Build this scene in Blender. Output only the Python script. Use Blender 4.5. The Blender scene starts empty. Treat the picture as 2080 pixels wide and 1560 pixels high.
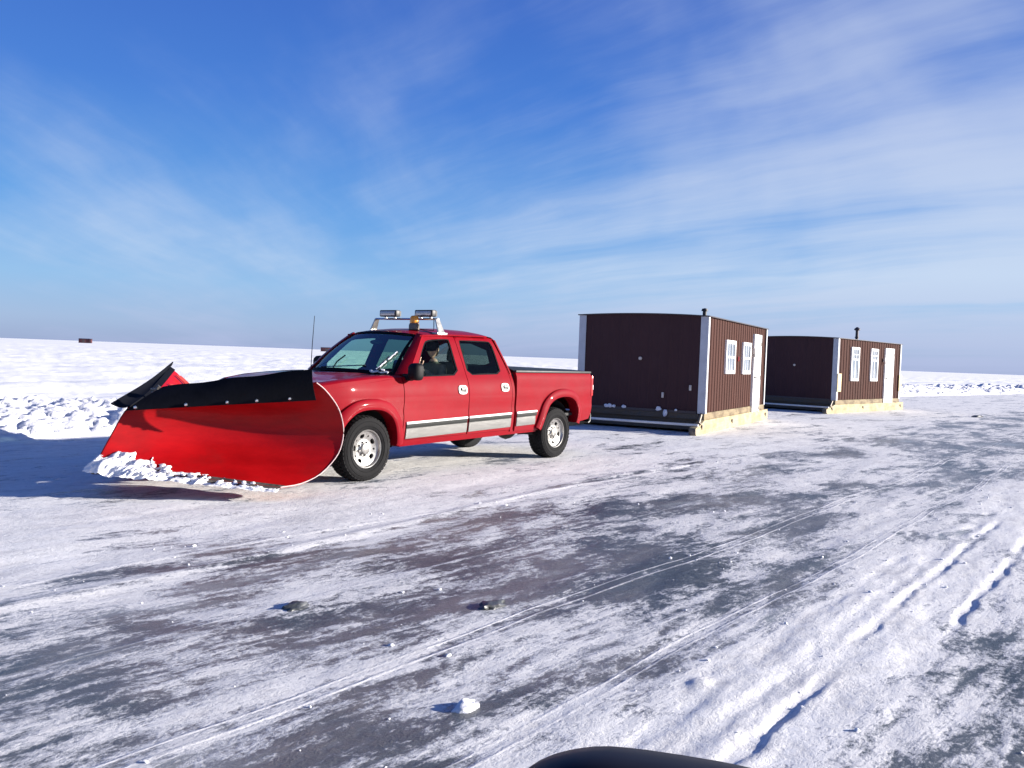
import bpy, bmesh, math, random
import numpy as np
from mathutils import Vector, Matrix, Euler
from mathutils.geometry import delaunay_2d_cdt
R = math.radians
PI = math.pi
S = bpy.context.scene
COL = S.collection
rng = random.Random(7)

# ------------------------------------------------------------------ camera
F_PX, CAM_H = 1743.0, 1.536
cam_d = bpy.data.cameras.new('camera')
cam = bpy.data.objects.new('camera', cam_d); COL.objects.link(cam)
cam_d.sensor_width = 36.0; cam_d.lens = F_PX / 2080 * 36
cam_d.clip_start = 0.05; cam_d.clip_end = 30000
PITCH, ROLL = R(1.839), R(2.0926)
fw = Vector((0, math.cos(PITCH), -math.sin(PITCH))); rt = Vector((1, 0, 0)); up = rt.cross(fw)
c_, s_ = math.cos(ROLL), math.sin(ROLL)
rt2 = rt * c_ + up * s_
up2 = up * c_ - rt * s_
m = Matrix((rt2, up2, -fw)).transposed().to_4x4()
m.translation = Vector((0, 0, CAM_H))
cam.matrix_world = m
S.camera = cam
S.render.resolution_x, S.render.resolution_y = 1024, 768

# ------------------------------------------------------------------ helpers
def link(o, parent=None):
    COL.objects.link(o)
    if parent is not None: o.parent = parent
    return o

def tag(o, label=None, cat=None, group=None, kind=None):
    if label: o['label'] = label
    if cat: o['category'] = cat
    if group: o['group'] = group
    if kind: o['kind'] = kind
    return o

def empty(name, loc=(0, 0, 0), rz=0.0, parent=None):
    o = bpy.data.objects.new(name, None); o.empty_display_size = 0.2
    link(o, parent); o.location = loc; o.rotation_euler = (0, 0, rz)
    return o

def thing(name, label, cat, loc=(0, 0, 0), rz=0.0, group=None):
    return tag(empty(name, loc, rz), label, cat, group)

class MB:
    """collects verts / faces, becomes ONE mesh object"""
    def __init__(s): s.v = []; s.f = []; s.m = []
    def add(s, vs, fs, mi=0):
        o = len(s.v); s.v += [tuple(p) for p in vs]
        for f in fs: s.f.append(tuple(o + i for i in f)); s.m.append(mi)
        return s
    def box(s, x0, x1, y0, y1, z0, z1, bev=0.0, mi=0, M=None):
        if bev <= 0:
            vs = [(x, y, z) for x in (x0, x1) for y in (y0, y1) for z in (z0, z1)]
            fs = [(0, 1, 3, 2), (4, 6, 7, 5), (0, 4, 5, 1), (2, 3, 7, 6), (0, 2, 6, 4), (1, 5, 7, 3)]
        else:
            bm = bmesh.new(); bmesh.ops.create_cube(bm, size=1)
            for q in bm.verts: q.co = Vector(((x0 + x1) / 2 + q.co.x * (x1 - x0), (y0 + y1) / 2 + q.co.y * (y1 - y0), (z0 + z1) / 2 + q.co.z * (z1 - z0)))
            bmesh.ops.bevel(bm, geom=bm.edges[:], offset=bev, segments=2, affect='EDGES', profile=0.5)
            vs = [tuple(q.co) for q in bm.verts]; bm.verts.index_update()
            fs = [tuple(q.index for q in f.verts) for f in bm.faces]; bm.free()
        if M is not None: vs = [tuple(M @ Vector(p)) for p in vs]
        return s.add(vs, fs, mi)
    def tube(s, pts, r, n=10, cap=True, mi=0):
        pts = [Vector(p) for p in pts]; rs = r if isinstance(r, (list, tuple)) else [r] * len(pts)
        rings = []
        t0 = (pts[1] - pts[0]).normalized()
        ref = Vector((0, 0, 1)) if abs(t0.z) < 0.9 else Vector((1, 0, 0))
        for i, p in enumerate(pts):
            a = pts[max(i - 1, 0)]; b = pts[min(i + 1, len(pts) - 1)]
            t = (b - a).normalized(); u = t.cross(ref)
            if u.length < 1e-6: u = t.cross(Vector((0, 1, 0)))
            u.normalize(); w = u.cross(t)
            rings.append([p + (u * math.cos(2 * PI * k / n) + w * math.sin(2 * PI * k / n)) * rs[i] for k in range(n)])
        return s.loft(rings, closed=True, cap=cap, mi=mi)
    def loft(s, rings, closed=True, cap=False, mi=0):
        n = len(rings[0]); vs = [p for r_ in rings for p in r_]; fs = []
        for i in range(len(rings) - 1):
            for k in range(n if closed else n - 1):
                a = i * n + k; b = i * n + (k + 1) % n
                fs.append((a, b, b + n, a + n))
        if cap:
            fs.append(tuple(range(n - 1, -1, -1))); fs.append(tuple((len(rings) - 1) * n + k for k in range(n)))
        return s.add(vs, fs, mi)
    def lathe(s, prof, n=48, axis='y', mi=0, c=(0, 0, 0)):
        """prof list of (r, h) along axis"""
        rings = []
        for r_, h in prof:
            ring = []
            for k in range(n):
                a = 2 * PI * k / n; p = (r_ * math.cos(a), r_ * math.sin(a))
                q = {'y': (p[0], h, p[1]), 'z': (p[0], p[1], h), 'x': (h, p[0], p[1])}[axis]
                ring.append((q[0] + c[0], q[1] + c[1], q[2] + c[2]))
            rings.append(ring)
        return s.loft(rings, True, False, mi)
    def grid(s, fn, nu, nv, mi=0):
        return s.loft([[fn(i / nu, j / nv) for j in range(nv + 1)] for i in range(nu + 1)], closed=False, mi=mi)
    def sheet(s, rows, th, mi=0):
        """rows of points -> two-sided sheet of thickness th (offset along mean normals)"""
        nu, nv = len(rows), len(rows[0])
        P = [[Vector(p) for p in r_] for r_ in rows]; B = []
        for i in range(nu):
            rr = []
            for j in range(nv):
                a = P[min(i + 1, nu - 1)][j] - P[max(i - 1, 0)][j]; b = P[i][min(j + 1, nv - 1)] - P[i][max(j - 1, 0)]
                nn = a.cross(b)
                nn = nn.normalized() if nn.length > 1e-9 else Vector((0, 0, 1))
                rr.append(P[i][j] - nn * th)
            B.append(rr)
        s.loft(P, closed=False, mi=mi); s.loft([r_[::-1] for r_ in B], closed=False, mi=mi)
        s.loft([P[0], B[0]], closed=False, mi=mi); s.loft([P[-1], B[-1]], closed=False, mi=mi)
        s.loft([[r_[0] for r_ in P], [r_[0] for r_ in B]], closed=False, mi=mi)
        s.loft([[r_[-1] for r_ in P], [r_[-1] for r_ in B]], closed=False, mi=mi)
        return s
    def ico(s, c, r, sub=2, jit=0.0, sc=(1, 1, 1), mi=0, rg=rng):
        bm = bmesh.new(); bmesh.ops.create_icosphere(bm, subdivisions=sub, radius=1)
        vs = []
        for q in bm.verts:
            k = r * (1 + rg.uniform(-jit, jit)); vs.append((c[0] + q.co.x * k * sc[0], c[1] + q.co.y * k * sc[1], c[2] + q.co.z * k * sc[2]))
        bm.verts.index_update(); fs = [tuple(q.index for q in f.verts) for f in bm.faces]; bm.free()
        return s.add(vs, fs, mi)
    def build(s, name, mats, parent=None, smooth=35, recalc=True, label=None, loc=None):
        me = bpy.data.meshes.new(name); me.from_pydata(s.v, [], s.f)
        mats = mats if isinstance(mats, (list, tuple)) else [mats]
        for q in mats: me.materials.append(q)
        if len(mats) > 1: me.polygons.foreach_set('material_index', s.m)
        if recalc:
            bm = bmesh.new(); bm.from_mesh(me); bmesh.ops.remove_doubles(bm, verts=bm.verts, dist=1e-5)
            bmesh.ops.recalc_face_normals(bm, faces=bm.faces); bm.to_mesh(me); bm.free()
        if smooth:
            me.polygons.foreach_set('use_smooth', [True] * len(me.polygons))
            if smooth < 180: me.set_sharp_from_angle(angle=R(smooth))
        me.update()
        o = link(bpy.data.objects.new(name, me), parent)
        if label: o['label'] = label
        if loc is not None: o.location = loc
        return o

def resample(loop, step):
    out = []
    for i, a in enumerate(loop):
        b = loop[(i + 1) % len(loop)]; L = math.hypot(b[0] - a[0], b[1] - a[1]); k = max(1, int(math.ceil(L / step)))
        for j in range(k): out.append((a[0] + (b[0] - a[0]) * j / k, a[1] + (b[1] - a[1]) * j / k))
    return out

def inside(p, loop):
    x, y = p; r_ = False; j = len(loop) - 1
    for i in range(len(loop)):
        xi, yi = loop[i]; xj, yj = loop[j]
        if (yi > y) != (yj > y) and x < (xj - xi) * (y - yi) / (yj - yi + 1e-12) + xi: r_ = not r_
        j = i
    return r_

def smooth_loop(pts, it=2, closed=True):
    for _ in range(it):
        out = []; n = len(pts)
        for i in range(n if closed else n - 1):
            a, b = pts[i], pts[(i + 1) % n]
            out += [(a[0] * .75 + b[0] * .25, a[1] * .75 + b[1] * .25), (a[0] * .25 + b[0] * .75, a[1] * .25 + b[1] * .75)]
        if not closed: out = [pts[0]] + out + [pts[-1]]
        pts = out
    return pts

def panel(mb, outer, holes, fn, step=0.06, th=0.02, mi=0):
    """triangulated panel in a 2-D outline mapped by fn(x, z, depth)"""
    loops = [resample(outer, step)] + [resample(h, step) for h in holes]
    pts = []; edges = []
    for lp in loops:
        o = len(pts); pts += lp; edges += [(o + i, o + (i + 1) % len(lp)) for i in range(len(lp))]
    nb = len(pts)
    x0, x1 = min(p[0] for p in outer), max(p[0] for p in outer); z0, z1 = min(p[1] for p in outer), max(p[1] for p in outer)
    bnd = np.array(pts)
    i = 0; x = x0 + step / 2
    while x < x1:
        z = z0 + step / 2
        while z < z1:
            if inside((x, z), loops[0]) and not any(inside((x, z), h) for h in loops[1:]):
                if np.min((bnd[:, 0] - x) ** 2 + (bnd[:, 1] - z) ** 2) > (0.45 * step) ** 2: pts.append((x, z))
            z += step
        x += step
    vc, _, fc, ov, _, _ = delaunay_2d_cdt([Vector(p) for p in pts], edges, [], 0, 1e-7)
    tris = []
    for f in fc:
        cx = sum(vc[k].x for k in f) / len(f); cz = sum(vc[k].y for k in f) / len(f)
        if inside((cx, cz), loops[0]) and not any(inside((cx, cz), h) for h in loops[1:]): tris.append(tuple(f))
    mb.add([fn(p.x, p.y, 0.0) for p in vc], tris, mi)
    if th > 0:
        for lp in loops:
            n = len(lp)
            mb.add([fn(p[0], p[1], 0.0) for p in lp] + [fn(p[0], p[1], th) for p in lp], [(k, (k + 1) % n, n + (k + 1) % n, n + k) for k in range(n)], mi)
    return mb

def interp(x, xs, ys): return float(np.interp(x, xs, ys))
def sstep(a, b, x):
    t = min(1, max(0, (x - a) / (b - a))); return t * t * (3 - 2 * t)

# ------------------------------------------------------------------ materials
def newmat(name):
    mt = bpy.data.materials.new(name); mt.use_nodes = True
    nt = mt.node_tree; return mt, nt, nt.nodes['Principled BSDF']

def N(nt, typ, **kw):
    n = nt.nodes.new(typ)
    for k, v in kw.items():
        if k == 'inp':
            for a, b in v.items(): n.inputs[a].default_value = b
        else: setattr(n, k, v)
    return n

def mathn(nt, op, a, b=None, c=None, clamp=False):
    n = N(nt, 'ShaderNodeMath', operation=op, use_clamp=clamp)
    for i, q in enumerate((a, b, c)):
        if q is None: continue
        if isinstance(q, (int, float)): n.inputs[i].default_value = q
        else: nt.links.new(q, n.inputs[i])
    return n.outputs[0]

def ramp(nt, fac, stops, interp_='LINEAR'):
    n = N(nt, 'ShaderNodeValToRGB'); cr = n.color_ramp; cr.interpolation = interp_
    while len(cr.elements) > len(stops): cr.elements.remove(cr.elements[-1])
    while len(cr.elements) < len(stops): cr.elements.new(0.5)
    for e, (p, c) in zip(cr.elements, stops):
        e.position = p; e.color = c if len(c) == 4 else (*c, 1)
    nt.links.new(fac, n.inputs[0]); return n.outputs[0]

def noise(nt, vec, scale, detail=4, rough=.55, dist=0.0):
    n = N(nt, 'ShaderNodeTexNoise', inp={'Scale': scale, 'Detail': detail, 'Roughness': rough, 'Distortion': dist})
    nt.links.new(vec, n.inputs['Vector']); return n.outputs[0]

def mapping(nt, vec, scale=(1, 1, 1), rot=(0, 0, 0), loc=(0, 0, 0)):
    n = N(nt, 'ShaderNodeMapping', inp={'Scale': scale, 'Rotation': rot, 'Location': loc})
    nt.links.new(vec, n.inputs[0]); return n.outputs[0]

def mixc(nt, fac, a, b):
    n = N(nt, 'ShaderNodeMix', data_type='RGBA')
    for i, q in ((0, fac), (6, a), (7, b)):
        if isinstance(q, (int, float)): n.inputs[i].default_value = q
        elif isinstance(q, tuple): n.inputs[i].default_value = q if len(q) == 4 else (*q, 1)
        else: nt.links.new(q, n.inputs[i])
    return n.outputs[2]

def simple(name, col, rough=.5, metal=0.0, coat=0.0, var=0.25, nscale=6.0, bump=0.0, bscale=40.0, spec=.5, stretch=(1, 1, 1), dust=0.0, dustcol=(.7, .7, .75)):
    mt, nt, b = newmat(name)
    tc = N(nt, 'ShaderNodeTexCoord').outputs['Object']
    v = mapping(nt, tc, stretch)
    nz = noise(nt, v, nscale, 5, .6)
    dark = tuple(q * (1 - var) for q in col); lite = tuple(min(1, q * (1 + var * .6)) for q in col)
    cc = ramp(nt, nz, [(.3, dark), (.7, lite)])
    if dust > 0:
        dz = noise(nt, tc, 2.2, 7, .68)
        f = ramp(nt, dz, [(.5, (0, 0, 0)), (.78, (dust,) * 3)])
        cc = mixc(nt, f, cc, dustcol)
    nt.links.new(cc, b.inputs['Base Color'])
    rr = mathn(nt, 'MULTIPLY_ADD', nz, .25, rough - .12, clamp=True); nt.links.new(rr, b.inputs['Roughness'])
    b.inputs['Metallic'].default_value = metal; b.inputs['Coat Weight'].default_value = coat; b.inputs['Coat Roughness'].default_value = .05
    b.inputs['Specular IOR Level'].default_value = spec
    if bump > 0:
        bn = N(nt, 'ShaderNodeBump', inp={'Strength': bump, 'Distance': .02})
        nt.links.new(noise(nt, v, bscale, 5, .6), bn.inputs['Height']); nt.links.new(bn.outputs[0], b.inputs['Normal'])
    return mt

def glass(name, tint, gloss=.5):
    mt = bpy.data.materials.new(name); mt.use_nodes = True; nt = mt.node_tree; nt.nodes.clear()
    out = N(nt, 'ShaderNodeOutputMaterial'); tr = N(nt, 'ShaderNodeBsdfTransparent', inp={'Color': (*tint, 1)})
    gl = N(nt, 'ShaderNodeBsdfGlossy', inp={'Color': (1, 1, 1, 1), 'Roughness': .015}); fr = N(nt, 'ShaderNodeFresnel', inp={'IOR': 1.45})
    mx = N(nt, 'ShaderNodeMixShader'); nt.links.new(mathn(nt, 'MULTIPLY', fr.outputs[0], gloss), mx.inputs[0])
    nt.links.new(tr.outputs[0], mx.inputs[1]); nt.links.new(gl.outputs[0], mx.inputs[2]); nt.links.new(mx.outputs[0], out.inputs[0])
    return mt

M = {}
M['paint'] = simple('red_paint', (.215, .001, .007), .55, 0, .30, var=.10, nscale=3, bump=.015, bscale=3, spec=.06, dust=.03, dustcol=(.5, .25, .28))
M['hoodpaint'] = simple('red_hood_paint_with_pale_patches', (.23, .006, .016), .5, 0, .4, var=.10, nscale=3, spec=.25, dust=.8, dustcol=(.62, .60, .68))  # pale lilac patches mixed over the red by noise
M['plowred'] = simple('plow_red_paint', (.36, .001, .003), .5, 0, .08, var=.22, nscale=3.5, bump=.25, bscale=2.6, spec=.18, stretch=(.6, .6, 2.2), dust=.35, dustcol=(.14, .012, .012))
M['rubber'] = simple('black_rubber', (.0025, .003, .006), .75, spec=.12, var=.4, nscale=9, bump=.1, bscale=30)
M['tyre'] = simple('tyre_rubber', (.009, .009, .010), .85, spec=.2, var=.35, nscale=18, bump=.25, bscale=60, dust=.05, dustcol=(.25, .25, .25))
M['blackplastic'] = simple('black_plastic', (.012, .012, .015), .5, var=.3)
M['chassis'] = simple('chassis_black', (.02, .02, .022), .75, var=.4, nscale=12, dust=.25, dustcol=(.3, .29, .28))
M['alu'] = simple('wheel_aluminium', (.42, .41, .39), .30, .75, var=.3, nscale=14)
M['chrome'] = simple('chrome', (.60, .60, .61), .26, 1, var=.1)
M['silver'] = simple('silver_cladding', (.20, .197, .188), .36, .4, var=.16, nscale=4, stretch=(1, 1, 5))
M['stripe'] = simple('dark_stripe', (.012, .014, .013), .5, var=.2, spec=.2)
M['brightstripe'] = simple('bright_stripe', (.80, .80, .78), .3, .3, var=.1)
M['white'] = simple('white_paint', (.78, .78, .77), .5, var=.1, nscale=9)
M['whitetrim'] = simple('white_trim', (.46, .48, .52), .5, var=.12, nscale=5, dust=.25, dustcol=(.55, .53, .5))
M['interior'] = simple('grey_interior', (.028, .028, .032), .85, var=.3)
M['seat'] = simple('grey_cloth_seat', (.12, .125, .12), .9, var=.3, nscale=30)
M['tonneau'] = simple('black_vinyl', (.014, .018, .018), .55, var=.3, bump=.1, bscale=10)
M['lampred'] = simple('red_lamp', (.45, .02, .02), .2, coat=.5, var=.15)
M['lampwhite'] = simple('clear_lamp', (.75, .74, .72), .18, coat=.5, var=.1)
M['amber'] = simple('amber_lens', (.85, .33, .02), .25, coat=.4, var=.2)
M['lens'] = simple('floodlight_lens', (.42, .42, .44), .2, .4, var=.45, nscale=60)
M['steel'] = simple('worn_steel', (.16, .14, .12), .55, .6, var=.5, nscale=14, bump=.1)
M['mirrorshell'] = simple('mirror_shell', (.006, .006, .007), .6, spec=.2, var=.3)
M['mirrorglass'] = simple('mirror_glass', (.85, .87, .9), .05, 1, var=.02)
M['rimedge'] = simple('sunlit_rim', (.58, .44, .43), .5, var=.3, nscale=20)  # pale pink imitates sun on the blade's sheet edge
M['windshield'] = glass('windshield_glass', (.34, .66, .50), .22)
M['sideglass'] = glass('side_glass', (.90, .95, .93), .22)
M['tintglass'] = glass('tinted_glass', (.28, .37, .34), .45)

# ------------------------------------------------------------------ truck frame of reference
O = Vector((-2.44698, 10.65329, 0.0)); D = Vector((.60536, .79595, 0)); RZ = math.atan2(D.y, D.x)
def to_world(o, rz, p):
    c, s = math.cos(rz), math.sin(rz); return Vector((o[0] + c * p[0] - s * p[1], o[1] + s * p[0] + c * p[1], o[2] + p[2]))

# =================================================================== SKY + SUN
SUN_TO = Vector((.9990, .045, 0)).normalized(); SUN_EL = R(13.8)
w = bpy.data.worlds.new('World'); S.world = w; w.use_nodes = True
nt = w.node_tree; bg = nt.nodes['Background']
sky = N(nt, 'ShaderNodeTexSky', sky_type='NISHITA', sun_disc=False, sun_elevation=SUN_EL, sun_rotation=math.atan2(SUN_TO.x, SUN_TO.y),
        air_density=1.0, dust_density=.25, ozone_density=2.5, altitude=100)
tc = N(nt, 'ShaderNodeTexCoord').outputs['Generated']
sx = N(nt, 'ShaderNodeSeparateXYZ'); nt.links.new(tc, sx.inputs[0])
zc = mathn(nt, 'MAXIMUM', sx.outputs[2], 0.0)
den = mathn(nt, 'ADD', zc, .10)
cx = N(nt, 'ShaderNodeCombineXYZ'); nt.links.new(mathn(nt, 'DIVIDE', sx.outputs[0], den), cx.inputs[0]); nt.links.new(mathn(nt, 'DIVIDE', sx.outputs[1], den), cx.inputs[1])
# cirrus in long streaks running away from the viewer
q1 = mapping(nt, cx.outputs[0], (1.0, .22, 1), (0, 0, R(8)), (.35, .2, 0))
wv = N(nt, 'ShaderNodeTexNoise', inp={'Scale': .55, 'Detail': 3, 'Roughness': .5}); nt.links.new(cx.outputs[0], wv.inputs['Vector'])
vm = N(nt, 'ShaderNodeVectorMath', operation='MULTIPLY_ADD'); nt.links.new(wv.outputs['Color'], vm.inputs[0]); vm.inputs[1].default_value = (.55, .30, 0); nt.links.new(q1, vm.inputs[2])
n1 = noise(nt, vm.outputs[0], .8, 9, .56, .05)
qr = mapping(nt, mapping(nt, cx.outputs[0], (1, 1, 1), (0, 0, R(-44))), (.85, .16, 1), (0, 0, 0), (.7, .1, 0))
vr = N(nt, 'ShaderNodeVectorMath', operation='MULTIPLY_ADD'); nt.links.new(wv.outputs['Color'], vr.inputs[0]); vr.inputs[1].default_value = (.5, .25, 0); nt.links.new(qr, vr.inputs[2])
n2 = noise(nt, vr.outputs[0], 1.0, 10, .60, .1)
wr = N(nt, 'ShaderNodeMapRange', interpolation_type='SMOOTHSTEP', inp={'From Min': -.28, 'From Max': .05, 'To Min': .30, 'To Max': .92}); nt.links.new(sx.outputs[0], wr.inputs['Value'])
nn = mathn(nt, 'ADD', mathn(nt, 'MULTIPLY', n2, wr.outputs[0]), mathn(nt, 'MULTIPLY', n1, mathn(nt, 'SUBTRACT', 1.15, wr.outputs[0])))
bias = mathn(nt, 'MULTIPLY_ADD', sx.outputs[0], .29, .015)
nb = mathn(nt, 'ADD', nn, bias)
big = noise(nt, tc, 2.6, 4, .55, .4)
nb = mathn(nt, 'ADD', nb, mathn(nt, 'MULTIPLY_ADD', big, .48, -.235))
nb = mathn(nt, 'SUBTRACT', nb, mathn(nt, 'MULTIPLY', zc, .16))
cl = N(nt, 'ShaderNodeMapRange', interpolation_type='SMOOTHSTEP', inp={'From Min': .42, 'From Max': .82, 'To Min': 0.0, 'To Max': .92}); nt.links.new(nb, cl.inputs['Value'])
# the clear sky itself: lavender haze at the horizon, clean blue higher, deep blue overhead
K = 1 / (.075 * 2.0 ** 1.24)
kk = lambda c: tuple(q * K * .98 for q in c)
grad = ramp(nt, zc, [(0, kk((.29, .40, .69))), (.025, kk((.33, .48, .78))), (.07, kk((.27, .51, .86))), (.15, kk((.115, .355, .82))), (.27, kk((.055, .21, .71))), (.40, kk((.038, .135, .59))), (.58, kk((.026, .090, .40))), (1, kk((.020, .066, .28)))])
skyb = mixc(nt, .12, grad, sky.outputs[0])
cloudc = ramp(nt, zc, [(0, kk((.45, .52, .77))), (.10, kk((.61, .73, .92))), (.25, kk((.53, .63, .87))), (.42, kk((.40, .50, .79))), (.62, kk((.05, .12, .42)))])
skyc = mixc(nt, cl.outputs[0], skyb, cloudc)
nt.links.new(skyc, bg.inputs['Color']); bg.inputs['Strength'].default_value = .075

sun_d = bpy.data.lights.new('sun', 'SUN'); sun_d.energy = 5.0; sun_d.angle = R(.53); sun_d.color = (1.0, .935, .85)
sun = bpy.data.objects.new('sun', sun_d); COL.objects.link(sun)
sdir = -(SUN_TO * math.cos(SUN_EL) + Vector((0, 0, math.sin(SUN_EL))))
sun.rotation_euler = sdir.to_track_quat('-Z', 'Y').to_euler(); sun.location = (20, -12, 15)
vs = S.view_settings; S.display_settings.display_device = 'sRGB'
vs.view_transform = 'Standard'; vs.look = 'None'; vs.exposure = 1.24; vs.gamma = 1.0; vs.use_curve_mapping = False

# =================================================================== GROUND
PERM = np.random.RandomState(3).permutation(4096)
def pnoise(x, y, seed=0):
    xi = np.floor(x).astype(np.int64); yi = np.floor(y).astype(np.int64); xf = x - xi; yf = y - yi
    def g(ix, iy):
        h = PERM[(PERM[(ix + seed * 37) & 4095] + iy) & 4095] * (2 * PI / 4096); return np.cos(h), np.sin(h)
    u = xf * xf * xf * (xf * (xf * 6 - 15) + 10); v = yf * yf * yf * (yf * (yf * 6 - 15) + 10)
    def dt(ox, oy):
        gx, gy = g(xi + ox, yi + oy); return gx * (xf - ox) + gy * (yf - oy)
    a = dt(0, 0); b = dt(1, 0); c = dt(0, 1); d = dt(1, 1)
    return ((a + (b - a) * u) * (1 - v) + (c + (d - c) * u) * v) * 1.5
def fbm(x, y, octv=4, seed=0, gain=.5):
    r = 0; amp = 1; f = 1
    for i in range(octv):
        r = r + amp * pnoise(x * f + 17.3 * i, y * f - 9.1 * i, seed + i); amp *= gain; f *= 2.03
    return r
def smooth(a, b, x):
    t = np.clip((x - a) / (b - a), 0, 1); return t * t * (3 - 2 * t)

def bend(a): return .0011 * np.maximum(0, a - 10) ** 2
def ground_h(a, p, far):
    """height of the ice sheet / snow field in road coordinates (a along, p across)"""
    pe = p + bend(a)
    fade = 1 - smooth(15, 60, far)
    h = (.009 * fbm(a * .35, pe * 1.6, 4, 1) * fade + .0035 * fbm(a * 1.7, pe * 4.5, 3, 9) * (1 - smooth(6, 20, far)))
    # worn snow ridges left between wheel tracks, nearer the camera
    near = (1 - smooth(5, 12, a)) * smooth(-14, -9, a)
    snowpad = smooth(-6.2, -7.0, p) * (1 - smooth(-7.9, -9.0, p)) if False else np.exp(-((p + 7.15) / .75) ** 2)
    lump = fbm(a * 2.2, p * 5, 3, 21)
    h += near * snowpad * (.012 + .003 * lump)
    def rut(p0, a0, a1, w, dep, sd, amp=.05):
        pc = p0 + amp * pnoise(a * .45, a * 0 + sd, sd) + .016 * pnoise(a * 6.5, p * 3, sd + 2) + .008 * pnoise(a * 19, p * 8, sd + 4)
        e = smooth(a0, a0 + .5, a) * (1 - smooth(a1 - .5, a1, a)) * (.45 + .55 * smooth(-.30, .12, pnoise(a * 1.9, a * 0 + sd * 1.7, sd + 5)))
        q = (p - pc) / (w * (.8 + .5 * pnoise(a * 3.1, a * 0, sd + 7))); rag = 1 + .7 * fbm(a * 9, p * 14, 3, sd + 3)
        return e * (-.72 * dep * np.exp(-q ** 4) + dep * .12 * rag * np.exp(-((np.abs(q) - 1.9) / .8) ** 2))
    h += rut(-7.14, -6.8, -2.4, .042, .017, 5) + rut(-7.08, -2.2, 3.4, .038, .014, 6) + rut(-7.45, -1.6, 5.0, .040, .015, 7) + rut(-6.95, -6, 4, .05, .006, 15)
    h += rut(-6.75, -6.0, 1.0, .05, .006, 11) + rut(-6.35, -6.0, 2.5, .07, .005, 12)
    # thin windrow of loose snow along the plowed strip
    pc = -2.95 + .55 * pnoise(a * .13, a * 0 + 3.3, 31) - .3 * smooth(6, 14, a)
    h += .028 * np.exp(-((p - pc) / .06) ** 2) * (.5 + .5 * pnoise(a * .8, p * 0, 33))
    # lumps of frozen snow by the camera
    for (ca, cp, r, hh) in ((-3.2, -6.7, .05, .015), (-2.2, -8.1, .08, .02), (-4.6, -6.9, .05, .015)):
        h += hh * np.exp(-(((a - ca) / (r * 1.5)) ** 2 + ((p - cp) / r) ** 2) ** 1.3)
    # snow field beyond the bank: low wind drifts
    fld = smooth(8.5, 12, pe)
    drift = .16 * fbm(a * .06, pe * .22, 4, 41) + .05 * fbm(a * .35, pe * 1.0, 4, 47)
    h += fld * (.22 + drift * (1 - .6 * smooth(150, 600, far)))
    # beyond the road on the near side as well
    fl2 = smooth(-24, -34, pe)
    h += fl2 * (.15 + drift)
    return h

def ice_bias(a, p):
    pe = p + bend(a)
    b = -.02 + 0 * a
    b += .10 * np.exp(-((p + 4.6) / 1.5) ** 2) * (1 - smooth(-1, 7, a))
    b += .04 * np.exp(-((p + 5.2) / 1.6) ** 2) * (1 - smooth(3, 9, a)) * smooth(-6, -2, a)
    b += .11 * np.exp(-((p + 8.6) / .9) ** 2) * (1 - smooth(0, 4, a)) * smooth(-6, -3, a)
    b -= .16 * np.exp(-((p + 7.15) / .6) ** 2) * (1 - smooth(3, 8, a))
    b -= .11 * smooth(-3.3, -2.2, pe)
    b += .13 * np.exp(-((pe + 6.5) / 2.6) ** 2) * smooth(6, 13, a) * (1 - smooth(60, 110, a))
    b -= .5 * smooth(4.5, 7.5, pe) + .5 * smooth(-16, -24, pe)
    return b

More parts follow.
